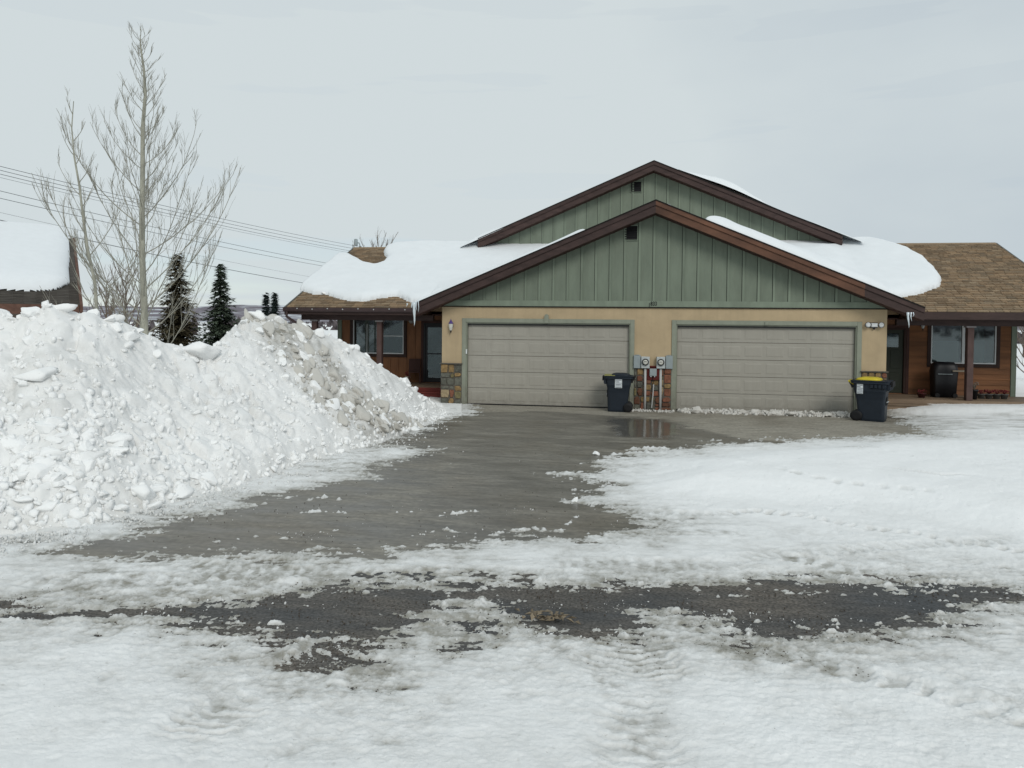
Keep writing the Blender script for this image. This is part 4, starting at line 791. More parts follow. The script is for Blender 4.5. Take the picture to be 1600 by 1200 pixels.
    MB().box(sx*6.32, sx*12.3, 1.90, 1.93, -.1, ZD-.06).obj('skirting', M_SOFF, house)
    st = MB(); x1 = 8.0 if sx < 0 else 8.2
    st.box(sx*6.34, sx*x1, 1.50, 1.83, .15, .19); st.box(sx*6.4, sx*(x1-.05), 1.54, 1.80, -.05, .149); st.obj('porch_step', M_REDSTEP if sx < 0 else M_DECK, house)
    for px_ in ((-8.95, -11.25) if sx < 0 else (9.14, 11.9)):
        ps = MB(); ps.cbox(px_-.088, px_+.088, 1.862, 2.04, ZD, 2.47, .012); ps.obj('porch_post', M_POST, house)
        MB().box(px_-.13, px_+.13, 1.845, 2.06, 2.45, 2.499).obj('post_cap', mat('post_cap_grey', (.22, .2, .2), .5), house)
wing(-1); wing(1)
# rear and end gables so that the house is closed
e = MB(); e.box(-XW, XW, 11.5, 11.7, -.1, 3.3)
for sx in (-1, 1): e.prism([(3.7, 2.7), (11.5, 2.7), (11.5, 3.75), (7.55, 5.3), (3.7, 3.7)], sx*(XW-.15), sx*XW, 'x')
e.obj('rear_wall', M_SIDE2, house)
# gutter and downspout on the left wing
gt = bpy.data.objects.new('gutter', None); COL.objects.link(gt); gt.parent = house
M_GUT = mat('gutter_brown', (.05, .032, .032), .4, .15, 6)
MB().prism([(1.44, 2.905), (1.33, 2.905), (1.335, 2.80), (1.36, 2.765), (1.44, 2.765), (1.44, 2.78), (1.365, 2.78), (1.35, 2.805), (1.345, 2.89), (1.44, 2.89)], -XE-.05, -7.1, 'x').obj('gutter_trough', M_GUT, gt)
for k in range(9): MB().lathe([(.0, 0), (.018, .002), (.012, .012), (0, .014)], (-11.6+k*.53, 1.318, 2.87-.02*(k % 2)), 8, 'y').obj('gutter_spike', M_WHITE, gt)
dp = [(-12.0, 1.39, 2.77), (-12.0, 1.39, 2.60), (-11.9, 1.45, 2.52), (-11.4, 1.80, 2.12), (-11.33, 1.83, 2.0), (-11.33, 1.83, .25)]
MB().tube(dp, .045, 8).obj('downspout', M_GUT, gt)
# house number, one digit each
fc = []
for k, ch in enumerate('1833'):
    cu = bpy.data.curves.new('digit', 'FONT'); cu.body = ch; cu.size = .155; cu.extrude = .006; cu.bevel_depth = .0
    tmp = bpy.data.objects.new('tmp', cu); COL.objects.link(tmp); bpy.context.view_layer.update()
    me = bpy.data.meshes.new_from_object(tmp.evaluated_get(bpy.context.evaluated_depsgraph_get())); bpy.data.objects.remove(tmp)
    me.materials.clear(); me.materials.append(M_BLACK); p = at_y(1013+k*3.45, 477.5, -.04)
    o = link('digit', me, house, (p.x, -.042, 3.0-(.035 if k == 0 else 0)), (PI/2, 0, 0), (.78, 1.1, 1))
# little arched cover over the left door
p = at_y(854, 504, -.04); cv = MB(); A_ = [(-.065, 0), (.065, 0), (.065, .19)]+[(.065*math.cos(a), .19+.07*math.sin(a)) for a in np.linspace(.3, PI-.3, 6)]+[(-.065, .19)]
cv.prism([(p.x+a, 2.47+b) for a, b in A_], -.075, -.038); cv.obj('arched_cover', M_TRIM, house)
p = at_y(1198, 507, -.04); MB().cbox(p.x-.05, p.x+.05, -.07, -.038, 2.47, 2.56, .006).obj('sensor_cover', M_TRIM, house)
p = at_y(729, 551, -.03); MB().cbox(p.x-.02, p.x+.02, -.06, -.036, 1.52, 1.66, .005).obj('door_keypad', M_WHITE, house)

# ------------------------------------------------------------------ snow on the roofs
def roofpt(px, py): # onto main front slope
    d = ray(px, py); # z = 2.97+.4167*(y-1.6)
    t = (2.97+.4167*(CY-1.6)-CZ)/(d.z-.4167*d.y); p = C0+d*t; return (p.x, p.y)
LSN = [roofpt(*p) for p in ((470, 456), (488, 461), (500, 462), (509, 462), (524, 467), (548, 472), (566, 473), (580, 471), (598, 467), (618, 465), (630, 469), (640, 474))]
LSN += [(-6.9, 1.45), (-3.0, 3.6), (-3.0, 9.), (-9.8, 9.)]+[roofpt(*p) for p in ((601, 390), (599, 396), (604, 406), (598, 414), (588, 418), (572, 415), (556, 407), (546, 401))]+[(-12.5, 6.6), (-12.5, 2.6)]
RSN = [(3.0, 3.0), (6.55, 1.9)]+[roofpt(*p) for p in ((1418, 465), (1440, 461), (1455, 455), (1468, 449), (1472, 440), (1465, 428), (1445, 408), (1420, 395), (1385, 384))]+[roofpt(1370, 381)]+[(8.6, 9.), (3.0, 9.)]
GLS = [(-7.16, -.46), (-1.95, -.46), (-1.7, 3), (-1.6, 7.1), (-7.16, 7.1)]; GRS = [(1.35, -.46), (6.25, -.46), (6.6, .4), (6.9, 2.6), (6.9, 7.1), (1.15, 7.1)]
xs = np.arange(-12.2, 12.2, .045); ys = np.arange(-.5, 8.1, .045); X, Y = np.meshgrid(xs, ys)
wob = .05*fbm(X, Y, 1.4, 3, 60)+.05*fbm(X, Y, 5, 3, 66)*np.exp(-np.maximum(Y-2.2, 0)/.8); XX = X+wob*1.2; YY = Y+.05*fbm(X, Y, 1.6, 3, 61)
dl, drr = -sdpoly(XX, YY, LSN), -sdpoly(XX, YY, RSN); dgl, dgr = -sdpoly(X, Y, GLS), -sdpoly(X, Y, GRS)
roofz = np.where(Y < 7.55, mz(Y), 2*mz(7.55)-mz(Y)); gzz = np.where(np.abs(X) < 7.16, 5.93-.42*np.abs(X), -9); ing = gzz > np.where(Y < 1.5, -5, roofz)
base = np.maximum(np.where(Y < 1.42, -9, roofz), gzz)
valley = np.exp(-((gzz-roofz)/.35)**2)
prof = lambda d, h, w: np.where(d > 0, h*(1-np.exp(-np.maximum(d, 0)/w))**.6, -1)
Tm = np.maximum(prof(dl, .27, .12), prof(drr, .30, .13)); Tg = np.maximum(prof(dgl, .20, .22), prof(dgr, .50, .55))
Tm = np.where(Y < 1.42, np.where((Y > 1.30) & (Tm > 0), Tm*.5, -1), Tm)
T = np.maximum(np.where(gzz > -5, Tg, -1), np.where(ing & (Y > 1.5), -1, Tm)); T = np.where(T > 0, T*(1+.25*fbm(X, Y, .5, 3, 62))+.16*valley*sst(T/.2)*(Y > 1.5), T)
ok = T > 0; Zs = base+np.where(ok, T, 0.0)-.0; okc = ok[:-1, :-1] & ok[1:, 1:] & ok[1:, :-1] & ok[:-1, 1:]
# split left and right covers
def roof_cover(name, sel, label):
    kp = okc & sel[:-1, :-1]; Fq = gridfaces(len(ys), len(xs), kp); used = np.unique(Fq); remap = -np.ones(X.size, int); remap[used] = np.arange(len(used))
    top = np.stack([X, Y, Zs], -1).reshape(-1, 3)[used]; bot = top.copy(); bot[:, 2] = (base.reshape(-1)[used])-.03; Fq = remap[Fq]; n = len(used)
    # boundary walls
    E = np.concatenate([Fq[:, [0, 1]], Fq[:, [1, 2]], Fq[:, [2, 3]], Fq[:, [3, 0]]]); key = np.sort(E, 1); code = key[:, 0]*n+key[:, 1]; u, idx, cnt = np.unique(code, return_index=True, return_counts=True); Bd = E[idx[cnt == 1]]
    wall = np.stack([Bd[:, 1], Bd[:, 0], Bd[:, 0]+n, Bd[:, 1]+n], 1)
    Vv = np.concatenate([top, bot]); me = npmesh(name, Vv, np.concatenate([Fq, wall]), M_SNOWR); o = link(name, me); return tag(o, label, 'roof snow', 'snow lying on the roofs')
roof_cover('roof_snow', X < 0, 'thick white snow on the left wing roof with a bare shingle patch')
roof_cover('roof_snow', X > 0, 'thick white snow on the right roof ending in a rounded edge on shingles')
u, v = np.meshgrid(np.linspace(.9, 7.4, 130), np.linspace(6.52, 13.5, 90)); th = .44*np.clip(np.exp(-((u-2.6)/1.35)**2)+.30*sst((u-4.6)/1.5), .0, 1)*(1-.0*v)*(1-np.exp(-(v-6.5)/.25))**.6*(1+.15*fbm(u, v, .8, 2, 64))
topv = np.stack([u, v, 8.5-.425*u+th+.02], -1)
me = npmesh('roof_snow', topv.reshape(-1, 3), gridfaces(90, 130), M_SNOWR); tag(link('roof_snow', me), 'low hump of snow on the right slope of the topmost gable', 'roof snow', 'snow lying on the roofs')
# small wind-packed block at the left foot of the upper gable
u, v = np.meshgrid(np.linspace(-7.35, -5.6, 50), np.linspace(6.53, 9.5, 70)); th = .30*np.clip(np.sin(PI*(u+7.35)/1.75), 0, 1)**.5*(1-np.exp(-(v-6.53)/.3))**.6-.02
me = npmesh('roof_snow', np.stack([u, v, 8.5+.425*u+th], -1).reshape(-1, 3), gridfaces(70, 50), M_SNOWR); tag(link('roof_snow', me), 'thin strip of snow at the left foot of the topmost gable', 'roof snow', 'snow lying on the roofs')
# broken snow crust along left eave
for k, (px, py, s) in enumerate(((493, 458, .16), (507, 461, .13), (628, 463, .12))):
    x, y = roofpt(px, py); o = link('snow_crust_lump', ME_B[k], None, (x, y, mz(y)+.06), (.4, .2, k), (s*1.5, s, s*.8))
    tag(o, ('leftmost lump of crusty snow broken from the left roof snow edge', 'second lump of crusty snow on the shingles above the left gutter', 'flat broken piece of crust on the left roof near the icicles')[k], 'snow lump', 'crust lumps on the left roof')

# icicles
def icicle(px, py, L, r, label, grp, Y):
    p = at_y(px, py, Y); n = 9; pts = []; rad = []
    for k in range(n): t = k/(n-1); pts.append((.03*math.sin(t*3+px)*t, .01*math.cos(t*5), -L*t)); rad.append(r*(1-t)**.8*(1+.15*math.sin(k*2.3))+.002)
    o = MB().tube(pts, rad, 8).obj('icicle', M_ICE, None, True, loc=(p.x, p.y, p.z)); tag(o, label, 'icicle', grp)
for a in ((647, 472, .72, .06, 'longest icicle hanging from the left roof valley beside the doorway'), (636, 474, .10, .02, 'tiny icicle left of the long one at the left eave'), (651, 470, .30, .018, 'slim icicle just right of the longest one'), (653.5, 469, .36, .016, 'slanting thin icicle rightmost at the left gable foot'), (644, 473, .16, .022, 'stubby icicle touching the longest one at its left')): icicle(*a, 'icicles at the left garage corner', -.64)
for a in ((1419, 488, .42, .035, 'longest icicle under the right gable foot above the doorway'), (1424, 488, .24, .02, 'thin icicle right of the longest one at the right gable foot'), (1427, 488, .12, .014, 'shortest icicle at the right gable foot')): icicle(*a, 'icicles at the right garage corner', -.64)

# ------------------------------------------------------------------ fittings on the walls
def lantern(px, py, Y, sc, label, glass, grp=None):
    p = at_y(px, py, Y); t = thing('wall_lantern', label, 'wall lamp', (p.x, Y, p.z), 0, grp)
    MB().lathe([(0, 0), (.05, 0), (.055, -.012), (.03, -.02), (0, -.022)], (0, -.001, .02*sc), 12, 'y').obj('back_plate', M_BLACK, t)
    MB().tube([(0, -.02, .05*sc), (0, -.09, .11*sc), (0, -.12, .16*sc)], .01, 6).obj('bracket', M_BLACK, t)
    MB().lathe([(.005, .24*sc), (.02, .20*sc), (.075*sc, .11*sc), (.08*sc, .10*sc)], (0, -.12, 0), 8).obj('hood', glass if glass != M_LAMP else M_BLACK, t, True)
    MB().lathe([(.066*sc, .098*sc), (.062*sc, .0), (.035*sc, -.09*sc), (.03*sc, -.10*sc)], (0, -.12, 0), 8).obj('lamp_glass', M_LAMP if glass != M_LAMP else M_LGREY, t)
    MB().lathe([(.032*sc, -.10*sc), (.02*sc, -.13*sc), (.006, -.19*sc)], (0, -.12, 0), 8).obj('finial', M_BLACK, t)
lantern(706, 511, -.001, 1.0, 'lantern with purple glass hood on tan wall left of the garage', M_PURP)
lantern(1440, 509, WY0-.03, .85, 'dark boxy porch lamp on cedar siding beside the right window', M_LAMP)
p = at_y(644, 501, WY0-.03); t = thing('globe_lamp', 'round grey porch lamp half hidden behind the long icicle', 'wall lamp', (p.x, WY0-.03, p.z))
MB().lathe([(0, 0), (.05, 0), (.05, -.02), (0, -.025)], (0, 0, .08), 12, 'y').obj('back_plate', M_BLACK, t); MB().lathe([(0, -.10), (.05, -.09), (.085, -.04), (.09, 0), (.07, .06), (.03, .08), (0, .085)], (0, -.10, 0), 14).obj('globe', mat('globe_glass', (.26, .26, .25), .3), t, True)
p = at_y(1365, 508, 0); t = thing('floodlight', 'twin head white security floodlight on tan wall above the right bin', 'floodlight', (p.x, 0, p.z))
MB().cbox(-.085, .085, -.10, -.03, -.055, .055, .015).obj('housing', M_WHITE, t); MB().cbox(-.10, .10, -.03, -.001, -.075, .07, .008).obj('backing_plate', M_BLACK, t)
for sx in (-1, 1):
    MB().lathe([(0, 0), (.045, 0), (.062, -.02), (.07, -.06), (.07, -.075), (0, -.078)], (sx*.17, -.04, .005), 14, 'y').obj('lamp_head', M_WHITE, t, True)
    MB().lathe([(.072, -.05), (.08, -.055), (.08, -.08), (.072, -.082)], (sx*.17, -.04, .005), 14, 'y', False).obj('head_rim', M_BLACK, t)
MB().prism([(-.04, -.075), (.04, -.075), (.005, -.13)], -.07, -.02).obj('motion_sensor', M_BLACK, t)

# meters on the middle pier
def meter(px, side, label, grp, lab2):
    p = at_y(px, 562.5, -.02); t = thing('electric_meter', label, 'electric meter', (p.x, 0, 0), 0, grp); z0, z1 = 1.215, 1.50
    MB().cbox(-.12, .12, -.16, -.001, z0-.02, z1+.03, .012).obj('meter_box', M_LGREY, t)
    MB().lathe([(.075, 0), (.098, 0), (.098, -.05), (.075, -.055)], (0, -.16, (z0+z1)/2+.02), 20, 'y', False).obj('meter_ring', M_BLACK, t)
    MB().lathe([(0, 0), (.076, 0), (.074, -.04), (.05, -.05), (0, -.052)], (0, -.161, (z0+z1)/2+.02), 20, 'y').obj('meter_glass', M_LAMP, t, True)
    MB().box(-.04, .04, -.222, -.2135, (z0+z1)/2+.025, (z0+z1)/2+.04).obj('dial', M_BLACK, t)
    MB().tube([(-.0*side, -.08, z0-.02), (0, -.085, .6), (.0, -.10, -.03)], .036, 10).obj('conduit', M_PIPE, t, True)
    q = thing('breaker_panel', lab2, 'electrical box', (p.x+side*.235, 0, 0), 0, 'breaker panels beside the meters')
    MB().cbox(-.10, .10, -.11, -.001, z0-.03, z1+.065, .012).obj('box_body', M_GREY, q); MB().cbox(-.092, .092, -.118, -.11, z0-.02, z1+.03, .004).obj('box_lid', M_GREY, q); MB().box(-.06, .06, -.115, -.03, z1+.066, z1+.08).obj('rain_hood', M_GREY, q)
meter(1008.5, -1, 'left one of two round-dial meters, beside the left garage door', 'electric meters on the middle pier', 'flat grey breaker box left of both meters')
meter(1032.5, 1, 'right one of two round-dial meters, nearer the right garage door', 'electric meters on the middle pier', 'flat grey breaker box right of both meters')
p = at_y(1020.5, 582, -.09); t = thing('junction_box', 'small grey utility box on dark red board between the meter pipes', 'utility box', (p.x, 0, 0))
MB().cbox(-.17, .17, -.10, -.088, .86, 1.27, .004).obj('red_board', M_RED, t); MB().cbox(-.10, .10, -.17, -.1, .98, 1.19, .012).obj('box_body', M_GREY, t); MB().box(-.075, -.045, -.16, -.11, .95, .98).obj('cable_gland', M_LGREY, t); MB().box(.03, .06, -.16, -.11, .95, .98).obj('cable_gland', M_LGREY, t)
MB().tube([(-.0, -.13, .97), (-.02, -.12, .9), (.02, -.11, .78), (.02, -.11, .72)], .008, 6).obj('cable', M_BLACK, t); MB().tube([(.02, -.11, .74), (.0, -.11, .4), (-.03, -.12, .06)], .018, 8).obj('thin_conduit', M_PIPE, t)
# satellite dish behind the front ridge
p = at_y(1040, 330, 1.2); t = thing('satellite_dish', 'grey satellite dish peeking over the front gable peak', 'satellite dish', (p.x, 1.2, gz(p.x)-.01))
d = MB(); n = 18; hgt = p.z-gz(p.x)+.10
prof_ = [(0, .06), (.10, .052), (.20, .03), (.27, 0)]
d.lathe([(r, z) for r, z in prof_]+[(.272, -.008)]+[(r, z-.012) for r, z in reversed(prof_[:-1])], (0, 0, 0), 20, 'y'); d.obj('reflector', M_DISH, t, True, loc=(0, 0, .06), rot=(-.2, 0, 0))
MB().tube([(0, .05, -.15), (0, .05, .08)], .02, 8).obj('mast', M_GREY, t); MB().tube([(0, .0, .0), (.13, -.15, .0), (.23, -.22, .02)], .010, 6).obj('feed_arm', M_LGREY, t)
MB().lathe([(0, 0), (.035, 0), (.035, .07), (0, .072)], (.23, -.25, .02), 10, 'y').obj('feed_horn', M_LGREY, t)

# ------------------------------------------------------------------ wheelie bins (front is +X locally, handle and wheels at -X)
def rrect(lx, wy, r, z, ox=0, n=4):
    P = []
    for cx, cy, a0 in ((lx/2-r, wy/2-r, 0), (-lx/2+r, wy/2-r, PI/2), (-lx/2+r, -wy/2+r, PI), (lx/2-r, -wy/2+r, 3*PI/2)):
        for k in range(n+1): a = a0+PI/2*k/n; P.append((ox+cx+r*math.cos(a), cy+r*math.sin(a), z))
    return P
def loft(m, loops):
    n = len(loops[0]); base = len(m.v)
    for L in loops: m.v += [tuple(p) for p in L]
    for i in range(len(loops)-1):
        for k in range(n): a = base+i*n+k; b = base+i*n+(k+1) % n; m.f.append((a, b, b+n, a+n))
    m.f.append(tuple(base+k for k in range(n-1, -1, -1))); m.f.append(tuple(base+(len(loops)-1)*n+k for k in range(n)))
def wheelie(loc, rz, label, side, lid_dark, sc=(1, 1, 1)):
    t = thing('wheelie_bin', label, 'wheelie bin', loc, rz, 'wheelie bins by the garage doors'); t.scale = sc
    b = MB(); loft(b, [rrect(.52, .44, .06, .0, .04), rrect(.56, .47, .07, .06, .03), rrect(.62, .52, .07, .55, .01), rrect(.66, .56, .07, .70, .0), rrect(.70, .60, .08, .78, 0), rrect(.73, .61, .08, .96, 0), rrect(.75, .63, .08, .97, 0), rrect(.75, .63, .08, 1.0, 0)])
    b.obj('bin_body', M_BIN, t, False)
    r = MB(); loft(r, [rrect(.80, .67, .09, .955, .0), rrect(.82, .69, .09, .965, 0), rrect(.82, .69, .09, 1.005, 0), rrect(.78, .65, .08, 1.008, 0)]); r.obj('rim', M_BIN, t)
    # scalloped lift pocket under the front rim
    s = MB()
    for k in range(5): y = -.25+k*.11; s.prism([(.36, .95), (.43, .95), (.425, .83), (.36, .80)], y, y+.075)
    s.box(.33, .41, -.27, .27, .80, .815); s.obj('lift_pocket', M_BIN, t)
    for sg in ((1, -1) if not lid_dark else ()):
        s = MB()
        for k in range(4): x = .02+k*.085; s.prism([(sg*.30, .95), (sg*.352, .95), (sg*.348, .86), (sg*.30, .84)], x, x+.062, 'x')
        s.obj('side_ribs', M_BIN, t)
    # lid: shallow dome, hinged at the handle
    l = MB(); loft(l, [rrect(.84, .70, .09, 1.010, .0), rrect(.85, .71, .09, 1.03, .0), rrect(.80, .66, .09, 1.045, 0)]); l.obj('lid', M_BIN, t)
    l = MB(); loft(l, [rrect(.56, .58, .12, 1.044, -.06), rrect(.48, .52, .12, 1.09, -.05), rrect(.30, .36, .10, 1.115, -.04)]); l.obj('lid_dome', M_YEL if not lid_dark else M_BIN, t, True)
    if lid_dark: MB().box(.10, .41, -.30, .30, 1.045, 1.062).obj('lid_flap', mat('faded_yellow', (.26, .25, .08), .6), t)
    MB().box(.405, .47, -.2, .2, .90, 1.03).obj('lid_lip', M_BINB, t)
    MB().tube([(-.34, -.24, .93), (-.46, -.24, 1.0), (-.47, -.2, 1.01), (-.47, .2, 1.01), (-.46, .24, 1.0), (-.34, .24, .93)], .018, 8).obj('handle', M_BINB if lid_dark else M_YEL, t)
    for sg in (-1, 1): MB().prism([(-.33, .98), (-.47, .99), (-.42, .90), (-.40, .84), (-.37, .84), (-.33, .90)], sg*.2, sg*.235).obj('hinge', M_BINB, t)
    for sg in (-1, 1):
        w = bpy.data.objects.new('wheel', None); COL.objects.link(w); w.parent = t; w.location = (-.28, sg*.27, .135)
        MB().lathe([(.06, -.03), (.12, -.032), (.135, -.02), (.135, .02), (.12, .032), (.06, .03)], (0, 0, 0), 22, 'y').obj('tyre', M_BINB, w, True); MB().lathe([(.0, -.024), (.062, -.026), (.062, .026), (0, .024)], (0, 0, 0), 16, 'y').obj('hub', M_BIN, w)
    MB().tube([(-.28, -.25, .135), (-.28, .25, .135)], .014, 8).obj('axle', M_GREY, t)
    # front grab bar
    MB().box(.318, .34, -.12, .12, .42, .62).obj('grab_recess', M_BINB, t); MB().tube([(.345, -.13, .50), (.345, .13, .50)], .012, 8).obj('grab_bar', M_LGREY, t)
    x0, wl, hl = side; lb = bpy.data.objects.new('paper_label', None); COL.objects.link(lb); lb.parent = t
    yy = -.315; MB().box(x0, x0+wl, yy, yy+.012, .70, .70+hl).obj('sticker', M_LABEL, lb)
    for k, (a, c) in enumerate(((.05, .95), (.05, .6), (.08, .97), (.1, .9), (.08, .95), (.06, .93))):
        z = .70+hl*(.88-.155*k); MB().box(x0+wl*a, x0+wl*c, yy-.003, yy+.002, z-.008-.006*(k % 2), z+.003).obj('print_line', M_INK, lb)
    return t
x, y = gp(966, 643.5); tb = wheelie((x, y+.2, 0), PI, 'navy wheelie bin with square white sticker between garage door and meters', (-.10, .20, .25), True, (.97, .97, .97))
# the sticker faces the road: bin turned with its handle to the right, so mirror the sticker to that side
for ch in tb.children:
    if ch.name.startswith('paper_label'): ch.rotation_euler = (0, 0, PI); ch.location = (0, 0, 0)
x, y = gp(1364, 659); wheelie((x+.03, y+.28, 0), -.42, 'navy wheelie bin with bright yellow lid at the right garage corner', (-.27, .13, .25), False, (1.12, 1.1, 1.02))

# ------------------------------------------------------------------ porch things
p = at_y(1475, 600, 2.9); t = thing('gas_grill', 'dark covered barbecue grill with light side shelf on the right porch', 'grill', (p.x, 2.95, ZD))
g = MB(); loft(g, [rrect(.62, .42, .05, .0, 0), rrect(.66, .46, .06, .5, 0), rrect(.70, .50, .08, .78, 0), rrect(.68, .48, .14, .98, 0), rrect(.52, .32, .12, 1.08, 0)]); g.obj('grill_cover', M_BLACK, t, True)
MB().box(.15, .68, -.30, -.02, .80, .84).obj('side_shelf', mat('shelf_tan', (.20, .17, .13), .6), t); MB().box(.62, .66, -.28, -.04, 0, .80).obj('leg', M_BLACK, t); MB().tube([(-.25, -.27, .72), (.15, -.28, .72)], .012, 6).obj('handle', M_GREY, t)
for sg in (-.25, .25): MB().lathe([(0, -.02), (.07, -.02), (.07, .02), (0, .02)], (sg, -.24, .07), 14, 'y').obj('wheel', M_BINB, t)
def pot(px, py, Y, h, r, m, label, stems=14, cat='flower pot', grp=None, fm=None):
    p = at_y(px, py, Y); t = thing('flower_pot', label, cat, (p.x, Y, ZD), 0, grp)
    MB().lathe([(0, 0), (r*.7, 0), (r, h*.85), (r*1.1, h*.86), (r*1.1, h), (r*.95, h), (r*.9, h*.9), (0, h*.88)], (0, 0, 0), 16).obj('pot', m, t, True)
    s = MB()
    for k in range(stems):
        a = rng.uniform(0, 2*PI); l = rng.uniform(.08, .2)*(h/.2); s.tube([(0, 0, h*.88), (math.cos(a)*r*.5, math.sin(a)*r*.5, h+l*.6), (math.cos(a)*r, math.sin(a)*r, h+l*.8)], .006, 4)
        s.box(math.cos(a)*r-.015, math.cos(a)*r+.015, math.sin(a)*r-.015, math.sin(a)*r+.015, h+l*.75, h+l*.75+.02)
    s.obj('dried_stems', fm or M_FLOWER, t)
pot(637, 595, 3.3, .24, .09, M_POT, 'cream flower pot with dark red pattern by the left porch door')
pot(1522, 620, 2.35, .30, .10, M_BLACK, 'dark tall pot just right of the right porch post', 18, fm=M_TWIGB)
pot(1440, 622, 2.5, .14, .12, mat('pot_maroon', (.06, .015, .015), .6), 'low maroon pot with a white speck left of the grill', 12)
for k, px in enumerate((1533, 1545, 1557, 1569)):
    pot(px, 622, 2.7, .15, .11, mat('pot_grey', (.10, .10, .095), .7), ('leftmost', 'second from left', 'third from left', 'rightmost')[k]+' of four low grey planters with dead red flowers on right porch', 22, 'planter', 'low planters along the right porch wall')
p = at_y(648, 578, 3.2); t = thing('porch_chair', 'dark wooden chair against the wall beside the left porch door', 'chair', (p.x-.05, 3.35, ZD), .3)
MB().box(-.2, .2, -.2, .2, .38, .42).obj('seat', M_SOFF, t); MB().box(-.2, .2, .17, .2, .42, .85).obj('backrest', M_SOFF, t)
for a, c in ((-.18, -.18), (.18, -.18), (-.18, .18), (.18, .18)): MB().box(a-.02, a+.02, c-.02, c+.02, 0, .38).obj('leg', M_SOFF, t)

# ================================================================== NEIGHBOUR HOUSE at the left
E0 = at_depth(124, 476, 33.); ang = math.radians(9.77+31.3)   # slope direction points away from the road
t = thing('neighbour_house', 'brown neighbouring house half buried behind the snow bank at far left', 'house', (E0.x, E0.y, 0), ang)
# local: x along the eave (negative = out of frame), y away
ze = E0.z
rs = MB().prism([(-.4, ze-.02), (8.9, ze+3.6), (17.5, ze), (17.5, ze-.3), (8.9, ze+3.3), (-.4, ze-.32)], -18, 0, 'x').obj('roof', M_BROWNROOF, t)
MB().box(-18, -.02, -.46, -.40, ze-.42, ze-.02).obj('eave_fascia', M_BROWNF, t)
MB().prism([(-.46, ze-.02+.03), (8.9, ze+3.65), (8.9, ze+3.1), (-.46, ze-.45)], 0.002, .12, 'x').obj('rake_board', M_BROWNF, t)
MB().box(-17.5, -.35, 0, 8, -.1, ze-.3).obj('wall', M_NWALL, t)
MB().prism([(0, ze-.3), (16, ze-.3), (8.9, ze+3.2)], -.5, -.35, 'x').obj('gable_wall', M_BROWNF, t)
p = (-1.8, -.03, ze-.75); MB().lathe([(0, 0), (.09, .02), (.11, .15), (.05, .28), (0, .3)], (-1.9, -.12, ze-.80), 10).obj('wall_lamp', M_BLACK, t)
rw = MB()
for k in range(15):
    y0 = -.42+k*.19; z0 = ze+(y0+.4)/9.3*3.62
    for q in range(44): rw.box(-18+q*.41, -18+q*.41+.39, y0+(q*7 % 5)*.012, y0+.15, z0-.01, z0+.030+(q*13 % 7)*.002)
rw.obj('shingle_courses', M_BROWNROOF, t)['kind'] = 'stuff'
ux = np.linspace(-18, -.2, 520); vy = np.linspace(.7, 9.3, 330); U_, V_ = np.meshgrid(ux, vy)
edge = 1.25+.25*np.sin(U_*.8)+.12*fbm(U_, V_*0, .5, 2, 70)+.9*np.clip(1-(-U_-.25)/.9, 0, 1)**2
dd = np.minimum(V_-edge, (-U_-.28)*1.0+np.clip((V_-4)*.05, 0, .5)); th = np.where(dd > 0, .55*(1-np.exp(-np.maximum(dd, 0)/.35))**.7, -.2)
zr = ze-.02+(V_+.4)/9.3*3.62+th*(1+.12*fbm(U_, V_, .35, 2, 71)); kp = (th > 0)[:-1, :-1] & (th > 0)[1:, 1:] & (th > 0)[1:, :-1] & (th > 0)[:-1, 1:]
me = npmesh('roof_snow', np.stack([U_, V_, zr], -1).reshape(-1, 3), gridfaces(330, 520, kp), M_SNOWR)
o = link('roof_snow', me, None, (E0.x, E0.y, 0), (0, 0, ang)); tag(o, 'deep smooth snow blanket on the brown neighbouring roof at far left', 'roof snow', 'snow lying on the roofs')

# ================================================================== POLE AND WIRES
P1 = at_depth(563, 366, 70); P1b = Vector((P1.x, P1.y, 0)); t = thing('utility_pole', 'wooden utility pole top with transformer behind the left roof ridge', 'utility pole', (P1.x, P1.y, 0))
pz = P1.z-1.1
MB().lathe([(.17, -.1), (.12, pz)], (0, 0, 0), 10).obj('pole', mat('pole_grey', (.14, .13, .12), .9), t, True)
ax = Vector((Rh[0]*.5+Fh[0]*.85, Rh[1]*.5+Fh[1]*.85, 0)).normalized()
MB().tube([tuple(ax*-1.1+Vector((0, 0, pz-.35))), tuple(ax*1.1+Vector((0, 0, pz-.35)))], .07, 6).obj('crossarm', M_POST, t)
MB().lathe([(0, 0), (.15, 0), (.17, .1), (.17, .55), (.12, .62), (0, .63)], (-.40, -.05, pz+.05), 12).obj('transformer', M_GREY, t, True)
MB().tube([(-.0, 0, pz-.05), (-.1, 0, pz+.3), (-.3, 0, pz+.35)], .06, 6).obj('bracket', M_GREY, t)
for k in (-1, 0, 1): MB().lathe([(.03, -.3), (.05, -.2), (.03, -.1), (.05, 0), (.02, .05)], tuple(ax*k*1.0+Vector((0, 0, pz))), 8).obj('insulator', M_GREY, t)
M_WIRE = mat('wire', (.17, .18, .19), .7)
